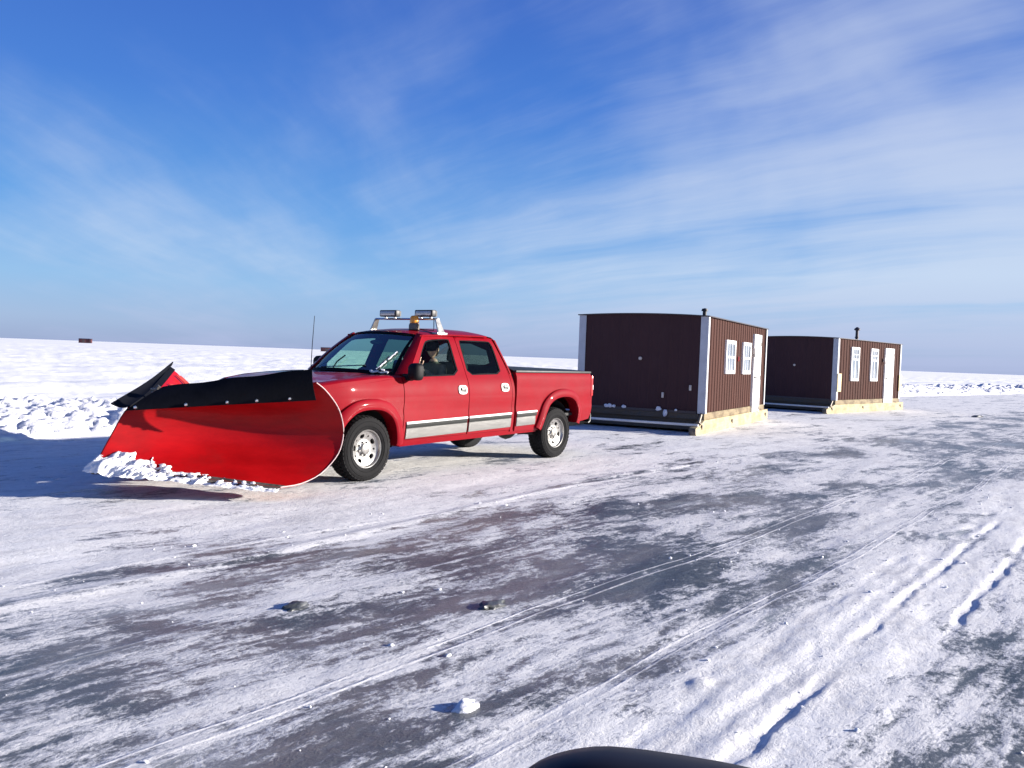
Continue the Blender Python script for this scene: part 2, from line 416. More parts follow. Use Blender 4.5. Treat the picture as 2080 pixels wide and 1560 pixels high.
def make_ground():
    ca, cp = -6.998, -8.397
    rr = [0.45]
    while rr[-1] < 9000: rr.append(rr[-1] * (1.0082 if 2.2 < rr[-1] < 13 else 1.0165))
    rr = np.array(rr)
    va = math.atan2(.60536, .79595)
    ang = np.concatenate([np.linspace(-40, 40, 620), np.linspace(42.5, 317.5, 112)]) * PI / 180
    RR, AA = np.meshgrid(rr, ang, indexing='ij')
    a = ca + RR * np.cos(va - AA + 0); p = cp + RR * np.sin(va - AA)
    h = ground_h(a, p, RR); ib = ice_bias(a, p)
    nr, nc = RR.shape
    co = np.stack([a, p, h], -1).reshape(-1, 3)
    co = np.vstack([co, [[ca, cp, 0]]])
    i, j = np.meshgrid(np.arange(nr - 1), np.arange(nc), indexing='ij'); j2 = (j + 1) % nc
    q = np.stack([i * nc + j, (i + 1) * nc + j, (i + 1) * nc + j2, i * nc + j2], -1).reshape(-1, 4)
    me = bpy.data.meshes.new('ice_ground')
    nq = len(q); tri = np.stack([np.full(nc, nr * nc), np.arange(nc), (np.arange(nc) + 1) % nc], -1)
    me.vertices.add(len(co)); me.vertices.foreach_set('co', co.ravel())
    me.loops.add(nq * 4 + nc * 3); me.loops.foreach_set('vertex_index', np.concatenate([q.ravel(), tri.ravel()]).astype(np.int32))
    me.polygons.add(nq + nc); me.polygons.foreach_set('loop_start', np.concatenate([np.arange(nq) * 4, nq * 4 + np.arange(nc) * 3]).astype(np.int32))
    me.update(calc_edges=True); me.validate()
    me.polygons.foreach_set('use_smooth', [True] * len(me.polygons))
    at = me.attributes.new('ice', 'FLOAT', 'POINT'); at.data.foreach_set('value', np.concatenate([ib.ravel(), [0]]).astype(np.float32))
    if me.polygons[0].normal.z < 0: me.flip_normals()
    o = link(bpy.data.objects.new('ground', me)); o.location = O; o.rotation_euler = (0, 0, RZ)
    o['kind'] = 'structure'
    # material
    mt, nt, b = newmat('ice_and_packed_snow'); me.materials.append(mt)
    tc = N(nt, 'ShaderNodeTexCoord').outputs['Object']
    at = N(nt, 'ShaderNodeAttribute', attribute_name='ice').outputs['Fac']
    wn = N(nt, 'ShaderNodeTexNoise', inp={'Scale': .35, 'Detail': 3, 'Roughness': .5}); nt.links.new(tc, wn.inputs['Vector'])
    vm = N(nt, 'ShaderNodeVectorMath', operation='MULTIPLY_ADD'); nt.links.new(wn.outputs['Color'], vm.inputs[0]); vm.inputs[1].default_value = (.8, .9, 0); nt.links.new(tc, vm.inputs[2])
    wp = vm.outputs[0]
    nA = noise(nt, mapping(nt, wp, (.42, 1.15, 1)), 1.0, 9, .60, .2)
    nB = noise(nt, mapping(nt, wp, (1.9, 4.6, 1), (0, 0, R(4))), 1.0, 9, .68, .25)
    nC = noise(nt, mapping(nt, tc, (11, 17, 1)), 1.0, 7, .74, .2)
    nD = noise(nt, mapping(nt, tc, (.55, 11, 1), (0, 0, R(-2))), 1.0, 5, .6)
    nE = noise(nt, mapping(nt, tc, (38, 52, 1)), 1.0, 4, .7)
    nS = noise(nt, mapping(nt, mapping(nt, tc, (1, 1, 1), (0, 0, R(7))), (.8, 16, 1)), 1.0, 6, .62, .1)
    s = mathn(nt, 'MULTIPLY', nA, 1.25)
    s = mathn(nt, 'MULTIPLY_ADD', nB, .95, s)
    s = mathn(nt, 'MULTIPLY_ADD', nD, .22, s)
    s = mathn(nt, 'MULTIPLY_ADD', nS, .30, s)
    s = mathn(nt, 'ADD', s, at)
    wide = N(nt, 'ShaderNodeMapRange', inp={'From Min': 1.20, 'From Max': 1.58}); nt.links.new(s, wide.inputs['Value'])
    sk = mathn(nt, 'SUBTRACT', mathn(nt, 'MULTIPLY_ADD', nE, .75, mathn(nt, 'MULTIPLY', nC, 1.35)), 1.05)
    # patches break up into grains of snow at their edges
    ice = N(nt, 'ShaderNodeMapRange', interpolation_type='SMOOTHSTEP', inp={'From Min': .08, 'From Max': .95}); nt.links.new(mathn(nt, 'MULTIPLY_ADD', sk, 1.35, wide.outputs[0]), ice.inputs['Value'])
    # pale skate / runner lines scored across the ice
    sp = N(nt, 'ShaderNodeSeparateXYZ'); nt.links.new(tc, sp.inputs[0])
    wl = noise(nt, mapping(nt, tc, (.25, .05, 1)), 1.0, 2)
    pw = mathn(nt, 'MULTIPLY_ADD', wl, .35, sp.outputs[1])
    lines = None
    for pc, wd, st in ((-5.335, .016, .75), (-5.245, .014, .7), (-6.25, .014, .5), (-6.18, .012, .5), (-4.1, .02, .35), (-7.9, .02, .4), (-2.62, .05, .8)):
        dd = mathn(nt, 'ABSOLUTE', mathn(nt, 'SUBTRACT', pw, pc))
        l = mathn(nt, 'MULTIPLY', mathn(nt, 'SUBTRACT', 1.0, mathn(nt, 'DIVIDE', dd, wd), clamp=True), st)
        lines = l if lines is None else mathn(nt, 'MAXIMUM', lines, l)
    lines = mathn(nt, 'MULTIPLY', lines, ramp(nt, nC, [(.35, (.3,) * 3), (.6, (1,) * 3)]))
    icef = mathn(nt, 'SUBTRACT', ice.outputs[0], lines, clamp=True)
    tone = noise(nt, mapping(nt, wp, (.5, 1.1, 1), loc=(5, 3, 0)), .9, 4, .6)
    icec = ramp(nt, tone, [(.32, (.040, .052, .060)), (.46, (.085, .097, .108)), (.58, (.15, .145, .148)), (.70, (.26, .28, .29))])
    snowc = ramp(nt, mathn(nt, 'MULTIPLY_ADD', nB, .45, mathn(nt, 'MULTIPLY_ADD', nC, .35, mathn(nt, 'MULTIPLY', nA, .25))), [(.38, (.50, .49, .50)), (.50, (.72, .71, .70)), (.60, (.90, .885, .86))])
    fresh = N(nt, 'ShaderNodeMapRange', inp={'From Min': -.45, 'From Max': -.25, 'To Min': 1, 'To Max': 0}); nt.links.new(at, fresh.inputs['Value'])
    snowc = mixc(nt, fresh.outputs[0], snowc, (.92, .91, .89))
    frostc = mixc(nt, nB, (.40, .41, .44), (.56, .56, .58))
    f1 = N(nt, 'ShaderNodeMapRange', interpolation_type='SMOOTHSTEP', inp={'From Min': .02, 'From Max': .42}); nt.links.new(icef, f1.inputs['Value'])
    f2 = N(nt, 'ShaderNodeMapRange', interpolation_type='SMOOTHSTEP', inp={'From Min': .38, 'From Max': 1.0}); nt.links.new(icef, f2.inputs['Value'])
    nt.links.new(mixc(nt, f2.outputs[0], mixc(nt, f1.outputs[0], snowc, frostc), icec), b.inputs['Base Color'])
    rr_ = mathn(nt, 'MULTIPLY_ADD', icef, -.46, .78); nt.links.new(rr_, b.inputs['Roughness'])
    b.inputs['Specular IOR Level'].default_value = .35
    bn = N(nt, 'ShaderNodeBump', inp={'Strength': .5, 'Distance': .025})
    hgt = mathn(nt, 'SUBTRACT', mathn(nt, 'MULTIPLY_ADD', nC, .9, mathn(nt, 'MULTIPLY_ADD', nE, .35, mathn(nt, 'MULTIPLY', nB, .5))), mathn(nt, 'MULTIPLY', icef, .55))
    hgt = mathn(nt, 'MULTIPLY_ADD', lines, .3, hgt)
    nt.links.new(hgt, bn.inputs['Height']); nt.links.new(bn.outputs[0], b.inputs['Normal'])
    return o
make_ground()

def snowmat(name, col=(.80, .80, .83), bs=14, bstr=.6):
    mt, nt, b = newmat(name)
    tc = N(nt, 'ShaderNodeTexCoord').outputs['Object']; n = noise(nt, tc, bs, 7, .65)
    nt.links.new(ramp(nt, n, [(.3, tuple(q * .92 for q in col)), (.65, col)]), b.inputs['Base Color'])
    b.inputs['Roughness'].default_value = .8; b.inputs['Specular IOR Level'].default_value = .2
    bn = N(nt, 'ShaderNodeBump', inp={'Strength': bstr, 'Distance': .04}); nt.links.new(n, bn.inputs['Height']); nt.links.new(bn.outputs[0], b.inputs['Normal'])
    return mt
M['snow'] = snowmat('bank_snow', bs=9, bstr=.9); M['snow2'] = snowmat('plow_snow', bs=22, bstr=.45)

def make_bank():
    aa = [-26.0]
    while aa[-1] < 160: aa.append(aa[-1] + (.042 if -12 < aa[-1] < 9 else .14 + .004 * max(0, aa[-1] - 12)))
    aa = np.array(aa); pp = np.linspace(4.3, 11.4, 165)
    A, P = np.meshgrid(aa, pp, indexing='ij')
    P = P - 0; wob = .45 * pnoise(A * .22, A * 0 + 1.5, 61)
    q = P - 7.7 - wob
    prof = np.clip(1 - np.where(q < 0, (-q / 2.5), (q / 3.0)) ** 2, 0, 1) ** 1.1
    H = prof * (.42 + .12 * fbm(A * .35, P * .5, 3, 63) + .08 * fbm(A * 1.1, P * 1.1, 3, 65))
    R2 = np.random.RandomState(11)
    bumps = np.zeros_like(H)
    def chunks(n, a0, a1, rmin, rmax):
        ca = R2.uniform(a0, a1, n); cp = 7.2 + R2.normal(0, 1.15, n); r = rmin + (rmax - rmin) * R2.rand(n) ** 2.6
        for x, y, k in zip(ca, cp, r):
            i0, i1 = np.searchsorted(aa, [x - k, x + k]); j0, j1 = np.searchsorted(pp, [y - k, y + k])
            if i1 <= i0 or j1 <= j0: continue
            sl = (slice(i0, i1), slice(j0, j1)); th = R2.rand() * 3; c, s = math.cos(th), math.sin(th); e = .6 + .4 * R2.rand()
            dx = A[sl] - x; dy = P[sl] - y; u = np.abs(c * dx + s * dy) / k; v = np.abs(-s * dx + c * dy) / (k * e)
            d = np.clip(1 - np.maximum(u, v) ** 4 * .75 - (u * u + v * v) * .25, 0, 1) ** .55
            bumps[sl] = np.maximum(bumps[sl], d * k * (.8 + .5 * R2.rand()))
    chunks(30000, -16, 11, .035, .12); chunks(700, -16, 11, .09, .20); chunks(9000, 11, 60, .10, .26); chunks(2500, 60, 150, .16, .36)
    H = H + bumps * np.clip(prof * 4, 0, 1) * .68 + (.03 * fbm(A * 3, P * 3, 2, 71) + .035 * fbm(A * 8, P * 8, 2, 73)) * prof
    H = H - .05 * (1 - np.clip(prof * 6, 0, 1)) - .04
    P2 = P - bend(A)
    H = H + ground_h(A, P2, np.hypot(A + 7, P2 + 8.4)) * smooth(8.0, 10.5, P)
    n0, n1 = A.shape; co = np.stack([A, P2, H], -1).reshape(-1, 3)
    i, j = np.meshgrid(np.arange(n0 - 1), np.arange(n1 - 1), indexing='ij')
    f = np.stack([i * n1 + j, (i + 1) * n1 + j, (i + 1) * n1 + j + 1, i * n1 + j + 1], -1).reshape(-1, 4)
    me = bpy.data.meshes.new('snow_bank'); me.from_pydata(co.tolist(), [], f.tolist())
    me.polygons.foreach_set('use_smooth', [True] * len(me.polygons)); me.materials.append(M['snow'])
    o = link(bpy.data.objects.new('snow_bank', me)); o.location = O; o.rotation_euler = (0, 0, RZ); o['kind'] = 'structure'
make_bank()

# =================================================================== TRUCK
truck = thing('pickup_truck', 'red crew cab pickup truck with a roof light rack on the ice road', 'pickup truck', O, RZ)
def part(mb, name, mat, parent=None, **kw): return mb.build(name, mat, parent or truck, **kw)

WZ = [.34, .40, .46, .60, .72, .77, .80, .95, 1.02, 1.10, 1.18, 1.225, 1.25, 1.27, 1.74, 1.78, 1.82]
WW = [.930, .955, .978, .993, 1.002, 1.004, .996, 1.006, 1.004, .993, .970, .950, .935, .925, .690, .658, .60]
BZ = [.34, .46, .60, .77, .80, 1.00, 1.20, 1.28, 1.305, 1.33]
BW = [.94, .980, .998, 1.004, .997, 1.006, 1.000, .990, .972, .94]
def wcab(x, z):
    y = interp(z, WZ, WW) if z > 1.28 else (interp(z - .012, WZ, WW) + interp(z + .012, WZ, WW)) / 2
    if x < -.25: y -= .12 * sstep(0, 1, (-.25 - x) / .75)
    return y
def wbed(x, z): return (interp(z - .01, BZ, BW) + interp(z + .01, BZ, BW)) / 2 - .015 * sstep(4.6, 4.92, x)
def side(sgn, wf, off=0.0):
    return lambda x, z, d=0.0: (x, sgn * (wf(x, z) + off - d), z)

ARCH_F = [(.455, .40), (.432, .55), (.388, .68), (.305, .79), (.18, .853), (0, .870), (-.20, .853), (-.35, .775), (-.445, .66), (-.485, .50)]
ARCH_R = [(3.43, .455), (3.476, .55), (3.53, .69), (3.61, .82), (3.72, .90), (3.86, .945), (4.03, .962), (4.20, .948), (4.34, .89), (4.415, .79), (4.435, .66), (4.40, .53)]
DOOR1 = [(.567, .462), (1.775, .475), (1.787, .8), (1.79, 1.25), (1.80, 1.40), (1.805, 1.787), (1.45, 1.775), (1.22, 1.765), (1.15, 1.745), (1.03, 1.61), (.70, 1.256), (.567, 1.235)]
WIN1 = smooth_loop([(.80, 1.236), (1.25, 1.245), (1.655, 1.260), (1.672, 1.50), (1.690, 1.725), (1.66, 1.738), (1.40, 1.727), (1.215, 1.705), (1.14, 1.64), (.97, 1.44)], 1)
DOOR2 = [(1.797, .475), (2.735, .49), (2.738, 1.0), (2.738, 1.28), (2.715, 1.45), (2.665, 1.65), (2.62, 1.775), (2.55, 1.796), (2.2, 1.797), (1.815, 1.788), (1.81, 1.40), (1.80, 1.25)]
WIN2 = smooth_loop([(1.835, 1.262), (2.2, 1.27), (2.575, 1.278), (2.590, 1.45), (2.592, 1.65), (2.565, 1.728), (2.5, 1.737), (2.2, 1.737), (1.905, 1.732), (1.88, 1.72), (1.86, 1.50)], 1)
WIN1 = [(.775, 1.234)] + WIN1[2:] ; 
def strip(x0, x1, z0, z1, sgn, wf, off):
    zz = lambda x, z: z + (x - .6) * .0275
    mb = MB(); n = max(2, int((x1 - x0) / .06)); rows = []
    for i in range(n + 1):
        x = x0 + (x1 - x0) * i / n; row = []
        for z, o_ in ((z0, -.012), (z0, off * .6), (z0 + .004, off), ((z0 + z1) / 2, off + .002), (z1 - .004, off), (z1, off * .6), (z1, -.012)):
            row.append((x, sgn * (wf(x, zz(x, z)) + o_), zz(x, z)))
        rows.append(row)
    mb.loft(rows, closed=False); mb.f.append(tuple(range(7))); mb.m.append(0); mb.f.append(tuple(n * 7 + k for k in range(7))); mb.m.append(0)
    return mb
CLAD = (('cladding', .470, .600, 'silver', .012), ('cladding_stripe', .601, .649, 'stripe', .012), ('cladding_edge', .650, .682, 'brightstripe', .017))
def shrink(lp, k):
    cx = sum(p[0] for p in lp) / len(lp); cz = sum(p[1] for p in lp) / len(lp); out = []
    for x, z in lp:
        L = math.hypot(x - cx, z - cz); out.append((x + (cx - x) * k / L, z + (cz - z) * k / L))
    return out

def arch_flare(arch, wf, sgn, wide, off):
    n = len(arch); A2 = smooth_loop(arch, 2, closed=False); rows = []
    for i, (x, z) in enumerate(A2):
        a = A2[max(i - 1, 0)]; b = A2[min(i + 1, len(A2) - 1)]; tx, tz = b[0] - a[0], b[1] - a[1]; L = math.hypot(tx, tz); nx, nz = tz / L, -tx / L
        if nx * (x - (arch[0][0] + arch[-1][0]) / 2) + nz * (z - .5) < 0: nx, nz = -nx, -nz
        row = []
        for k, o_, dd in ((-.012, -.12, 0), (-.012, off * .9, 0), (.0, off, 0), (.03, off + .004, 0), (wide * .75, off * .85, 0), (wide * .95, off * .55, 0), (wide, -.004, 0)):
            xx, zz = x + nx * k, z + nz * k; row.append((xx, sgn * (wf(xx, min(zz, 1.2)) + o_), zz))
        rows.append(row)
    return rows

for sg in (-1, 1):
    # front fender (side + rolled top ledge)
    top = [(.555, 1.228), (.30, 1.222), (.0, 1.205), (-.40, 1.168), (-.72, 1.120), (-.88, 1.06)]
    outl = [(.556, .40)] + top + [(-.93, .92), (-.92, .62), (-.80, .56), (-.55, .50)] + ARCH_F[::-1]
    mb = MB(); panel(mb, outl, [], side(sg, wcab), .06, .05)
    rows = []
    for x, z in resample(top + [top[-1]], .08)[:-1]:
        y = wcab(x, z); rows.append([(x, sg * y, z), (x, sg * (y - .012), z + .014), (x, sg * (y - .045), z + .026), (x, sg * (y - .10), z + .030)])
    mb.loft(rows, closed=False)
    ff = part(mb, 'front_fender', M['paint'])
    part(MB().loft(arch_flare(ARCH_F, wcab, sg, .115, .062), closed=False), 'wheel_flare', M['paint'], ff, recalc=False)
    # doors
    for nm, D_, W_, gl, hx, hz in (('front_door', DOOR1, WIN1, 'sideglass', 1.655, 1.072), ('rear_door', DOOR2, WIN2, 'tintglass', 2.575, 1.098)):
        mb = MB(); panel(mb, D_, [W_], side(sg, wcab), .06, .05); dr = part(mb, nm, M['paint'])
        mb = MB(); panel(mb, W_, [shrink(W_, .020)], side(sg, wcab, -.004), .05, .02); part(mb, 'window_seal', M['rubber'], dr)
        mb = MB(); panel(mb, shrink(W_, .016), [], side(sg, wcab, -.012), .09, 0); part(mb, 'window_glass', M[gl], dr, recalc=False)
        # chrome handle bezel with dark recess and pull
        y = wcab(hx, hz)
        mb = MB(); lp = smooth_loop([(hx - .085, hz - .04), (hx - .05, hz - .060), (hx + .05, hz - .060), (hx + .085, hz - .038), (hx + .085, hz + .038), (hx + .05, hz + .058), (hx - .05, hz + .058), (hx - .085, hz + .04)], 2)
        inn = [(hx + (x - hx) * .66, hz + (z - hz) * .62) for x, z in lp]
        panel(mb, lp, [inn], side(sg, wcab, .012), .05, .014)
        hd = part(mb, 'door_handle', M['silver'], dr)
        mb = MB(); panel(mb, [(hx + (x - hx) * .68, hz + (z - hz) * .64) for x, z in lp], [], side(sg, wcab, .002), .05, 0, 1); part(mb, 'handle_recess', [M['blackplastic'], M['blackplastic']], dr, recalc=False)
        mb = MB().box(hx - .03, hx + .058, -.008, .008, hz - .006, hz + .022, .005, M=Matrix.Translation((0, sg * (y + .012), 0))); part(mb, 'handle_pull', M['silver'], dr)
        # silver side cladding in three bands
        x0, x1 = (.612, 1.762) if nm == 'front_door' else (1.805, 2.728)
        for bn_, z0, z1, mt_, o_ in CLAD: part(strip(x0, x1, z0, z1, sg, wcab, o_), bn_, M[mt_], dr)
    # rocker under the doors
    mb = MB(); panel(mb, [(.56, .375), (3.40, .43), (3.40, .485), (2.80, .485), (1.79, .470), (.56, .455)], [], side(sg, wcab, -.012), .08, .10); part(mb, 'rocker_panel', M['paint'])
    # A pillar, C pillar, roof side
    mb = MB()
    bot = [(.585, sg * .805, 1.236), (.63, sg * .885, 1.244), (.70, sg * .930, 1.256)]
    topp = [(1.18, sg * .590, 1.770), (1.185, sg * .635, 1.766), (1.19, sg * .678, 1.752)]
    rows = []
    for i in range(13):
        t = i / 12; bulge = .02 * math.sin(PI * t)
        rows.append([tuple(bot[k][j] * (1 - t) + topp[k][j] * t + (sg * bulge * (1.0) if j == 1 else (-bulge * .6 if j == 0 else bulge * .5)) for j in range(3)) for k in range(3)])
    mb.sheet(rows, .03 * (-sg)); part(mb, 'a_pillar', M['paint'])
    cp = [(2.745, .462), (2.80, .47), (2.80, 1.30), (2.775, 1.40), (2.70, 1.66), (2.66, 1.80), (2.62, 1.80), (2.628, 1.775), (2.672, 1.65), (2.722, 1.45), (2.745, 1.28)]
    mb = MB(); panel(mb, cp, [], side(sg, wcab), .05, .06); part(mb, 'c_pillar', M['paint'])
    # bed side
    outl = [(2.845, .465), (2.845, 1.307), (3.8, 1.314), (4.80, 1.322), (4.865, 1.30), (4.885, 1.22), (4.90, .95), (4.905, .78), (4.88, .66), (4.82, .575), (4.45, .53)] + ARCH_R[::-1]
    mb = MB(); panel(mb, outl, [], side(sg, wbed), .06, .06); bs = part(mb, 'bed_side', M['paint'])
    part(MB().loft(arch_flare(ARCH_R, wbed, sg, .110, .055), closed=False), 'wheel_flare', M['paint'], bs, recalc=False)
    for bn_, z0, z1, mt_, o_ in CLAD: part(strip(2.86, 3.315 if bn_ == 'cladding' else 3.345, z0, z1, sg, wbed, o_), bn_, M[mt_], bs)
    # tail lamp wrapping the rear corner
    mb = MB(); panel(mb, [(4.865, .945), (4.912, .945), (4.907, 1.268), (4.865, 1.268)], [], side(sg, wbed, .008), .05, .05, 0)
    mb.box(4.897, 4.925, sg * .86 if sg > 0 else -.99, .99 if sg > 0 else -.86, .945, 1.268, .008)
    tl = part(mb, 'tail_light', M['lampred'])
    mb = MB().box(4.905, 4.932, .885 if sg > 0 else -.994, .994 if sg > 0 else -.885, 1.04, 1.12, .006); part(mb, 'reversing_lamp', M['lampwhite'], tl)
    # door mirror
    mb = MB(); mx, my, mz = (.66, -1.085, 1.305) if sg < 0 else (.88, .955, 1.345)
    rings = []
    for i, (dx, k) in enumerate(((-.085, .45), (-.07, .75), (-.035, .95), (.015, 1.0), (.045, .97))):
        ring = []
        for t in range(28):
            an = 2 * PI * t / 28; cy = math.copysign(abs(math.cos(an)) ** .55, math.cos(an)); cz_ = math.copysign(abs(math.sin(an)) ** .55, math.sin(an))
            ring.append((mx + dx, my + .092 * k * cy, mz + .108 * k * cz_))
        rings.append(ring)
    mb.loft(rings, True, True); mb.box(mx - .05, mx + .03, min(sg * .90, sg * 1.03), max(sg * .90, sg * 1.03), mz - .115, mz - .03, .012)
    mr = part(mb, 'door_mirror', M['mirrorshell'])
    mb = MB(); ring = []
    for t in range(28):
        an = 2 * PI * t / 28; cy = math.copysign(abs(math.cos(an)) ** .55, math.cos(an)); cz_ = math.copysign(abs(math.sin(an)) ** .55, math.sin(an)); ring.append((mx + .047, my + .082 * cy, mz + .096 * cz_))
    mb.add(ring, [tuple(range(28))]); part(mb, 'mirror_glass', M['mirrorglass'], mr, recalc=False)
    # inner wheel wells
    for x0_, nm in ((0.0, 'wheel_well'), (3.93, 'wheel_well')):
        rr_ = []
        for i in range(15):
            an = PI * (i / 14) * 1.1 - .05 * PI; rr_.append([(x0_ + .50 * math.cos(an), sg * y_, .44 + .46 * math.sin(an)) for y_ in (.88, .60)])
        mb = MB().loft(rr_, closed=False); mb.add([(x0_ - .5, sg * .60, .35), (x0_ + .5, sg * .60, .35), (x0_ + .5, sg * .60, .95), (x0_ - .5, sg * .60, .95)], [(0, 1, 2, 3)])
        part(mb, nm, M['chassis'])
    # headlights and turn lamps
    mb = MB().box(-.985, -.90, .56 if sg > 0 else -.88, .88 if sg > 0 else -.56, .86, 1.01, .02); part(mb, 'headlight', M['lampwhite'])
    mb = MB().box(-.98, -.90, .58 if sg > 0 else -.88, .88 if sg > 0 else -.58, .785, .845, .015); part(mb, 'turn_lamp', M['amber'])

# roof
RX = [1.00, 1.08, 1.2, 1.5, 2.0, 2.4, 2.58, 2.66, 2.70]; RZC = [1.792, 1.812, 1.835, 1.866, 1.890, 1.886, 1.866, 1.835, 1.80]
RXE = [1.00, 1.08, 1.2, 1.75, 2.55, 2.64, 2.70]; RZE = [1.735, 1.757, 1.768, 1.795, 1.803, 1.79, 1.755]
def roof_z(x, v): zc_, ze = interp(x, RX, RZC), interp(x, RXE, RZE); return zc_ - (zc_ - ze) * abs(v) ** 2.8
def roof_pt(u, v):
    vv = 2 * v - 1; x = 1.02 + 1.68 * u + .165 * abs(vv) ** 2.2 * (1 - u); return (x, .668 * vv * (1 - .06 * (1 - sstep(0, .3, u))), roof_z(x, vv))
mb = MB().grid(roof_pt, 40, 28); rf = part(mb, 'roof', M['paint'], recalc=False)
mb = MB()
for sg in (-1, 1): mb.tube([(1.13 + .0 * t, sg * .683, 1.757) if t == 0 else (1.13 + t * .125, sg * .676, interp(1.13 + t * .125, RXE, RZE) - .003) for t in range(12)], .012, 6)
part(mb, 'drip_rail', M['paint'], rf)
# windshield with black border
def ws_pt(u, v):
    vv = 2 * v - 1
    b_ = Vector((.32 + .275 * abs(vv) ** 2.2, .805 * vv, 1.268 - .030 * vv * vv)); t_ = Vector((1.05 + .145 * abs(vv) ** 2.2, .590 * vv, 1.810 - .030 * vv * vv))
    p = b_.lerp(t_, u); p += Vector((-.03, 0, .03)) * math.sin(PI * u); return p
part(MB().grid(ws_pt, 10, 20), 'windshield', M['windshield'], recalc=False)
mb = MB(); off = Vector((-.006, 0, .006))
mb.loft([[ws_pt(u, j / 20) + off for j in range(21)] for u in (0, .06)], closed=False); mb.loft([[ws_pt(u, .03 + .94 * j / 20) + off for j in range(21)] for u in (.93, .985)], closed=False)
for v0, v1 in ((0, .025), (.975, 1)): mb.loft([[ws_pt(.97 * i / 10, v) + off for i in range(11)] for v in (v0, v1)], closed=False)
part(mb, 'windshield_seal', M['rubber'], recalc=False)
# hood, cowl
def hood_pt(u, v):
    vv = 2 * v - 1; xr = .245 + .25 * abs(vv) ** 2.2; xf = -.965 + .10 * vv * vv; x = xf + (xr - xf) * u
    zc_ = interp(x, [-1, -.9, -.75, -.4, 0, .3, .5], [1.075, 1.13, 1.165, 1.205, 1.235, 1.255, 1.26]); ed = interp(x, [-.95, -.72, -.4, 0, .5], [1.055, 1.15, 1.195, 1.233, 1.256])
    wy = wcab(x, 1.20) - .105
    crown = .018 * (1 - sstep(.45, .75, abs(vv))) ; return (x, wy * vv, zc_ * (1 - vv * vv) + ed * vv * vv + crown * .6)
part(MB().grid(hood_pt, 24, 28), 'hood', M['hoodpaint'], recalc=False)
mb = MB().loft([[(lambda p, q: (p[0] * (1 - t) + q[0] * t, p[1] * (1 - t) + q[1] * t, p[2] * (1 - t) + q[2] * t - .012))(hood_pt(1, j / 20), ws_pt(0, j / 20)) for j in range(21)] for t in (-.1, .5, 1.15)], closed=False)
cw = part(mb, 'cowl', M['blackplastic'], recalc=False)
for v0, v1, snowy in ((.10, .045, True), (.52, .26, False)):
    q0 = Vector(ws_pt(.03, v0)) + Vector((-.03, 0, .02)); q1 = Vector(ws_pt(.16, v0 + .02)) + Vector((-.022, 0, .022)); q2 = Vector(ws_pt(.30 if not snowy else .34, v0 - .012)) + Vector((-.02, 0, .02))
    part(MB().tube([q0, q1, q2], .009, 6), 'wiper_arm', M['blackplastic'], cw)
    s0 = Vector(ws_pt(.06, v0 + (.03 if snowy else .20))) + Vector((-.012, 0, .012)); s1 = Vector(ws_pt(.46 if snowy else .14, v1 if snowy else .24)) + Vector((-.012, 0, .012))
    part(MB().tube([s0, s0.lerp(s1, .5), s1], .008, 6), 'wiper_blade', M['blackplastic'], cw)
    if snowy:
        mb = MB(); rg = random.Random(8); off_ = Vector((-.014, 0, .010))
        for f0, f1, r0 in ((.02, .46, .011), (.56, 1.0, .010)):
            mb.tube([s0.lerp(s1, f0 + (f1 - f0) * k / 9) + off_ + Vector((rg.uniform(-.003, .003), rg.uniform(-.006, .006), 0)) for k in range(10)], [r0 * rg.uniform(.6, 1.25) for k in range(10)], 7)
        c0 = [Vector(ws_pt(.035 + .01 * math.sin(k * 1.3), v0 - .055 + .012 * k)) + Vector((-.02, 0, .012)) for k in range(12)]
        mb.tube(c0, [rg.uniform(.008, .020) for k in range(12)], 7); mb.ico(c0[3] + Vector((0, 0, .03)), .022, 2, jit=.2, sc=(1, 1.4, .7), rg=rg)
        part(mb, 'wiper_snow', M['snow2'], cw)
# front fascia
mb = MB().box(-.975, -.90, -.56, .56, .77, 1.05, .02); gr = part(mb, 'grille', M['blackplastic'])
mb = MB()
for k in range(4): mb.box(-.995, -.96, -.555, .555, .79 + k * .07, .812 + k * .07, .004)
part(mb, 'grille_bar', M['chrome'], gr)
rows = [[(-1.03 + .13 * (y / .95) ** 2 + dx, y, z) for z, dx in ((.47, .06), (.50, .01), (.58, 0), (.66, .005), (.70, .04), (.74, .06))] for y in np.linspace(-.93, .93, 21)]
part(MB().sheet(rows, .02), 'front_bumper', M['chrome'])
mb = MB().loft([[(-.93 + .05 * (y / .9) ** 2, y, z) for z in (.72, 1.08)] for y in np.linspace(-.86, .86, 11)], closed=False); part(mb, 'front_panel', M['paint'])
# cab back, bed
hole = smooth_loop([(-.58, 1.34), (.58, 1.34), (.52, 1.70), (-.52, 1.70)], 1)
bk = lambda y, z, d=0: (2.795 - max(0, z - 1.32) * .27 - d, y, z)
mb = MB(); panel(mb, [(-.93, .5), (.93, .5), (.925, 1.29), (.70, 1.76), (.35, 1.80), (-.35, 1.80), (-.70, 1.76), (-.925, 1.29)], [hole], bk, .12, .03); cb = part(mb, 'cab_back', M['paint'])
mb = MB(); panel(mb, hole, [], lambda y, z, d=0: bk(y, z, .015), .15, 0); part(mb, 'rear_window', M['tintglass'], cb, recalc=False)
mb = MB().box(2.85, 4.88, -.93, .93, .64, .68); mb.box(2.85, 2.90, -.93, .93, .64, 1.30); part(mb, 'bed_floor', M['chassis'])
def ton(u, v):
    x = 2.835 + 2.0 * u; vv = 2 * v - 1; e = .955
    return (x, e * vv, 1.318 + (.062 * (1 - u) + .022 * u) * (1 - abs(vv) ** 8) + .010 * math.sin(u * 14) * (1 - vv * vv))
tn = part(MB().sheet([[ton(i / 24, j / 18) for j in range(19)] for i in range(25)], -.01), 'bed_cover', M['tonneau'])
mb = MB()
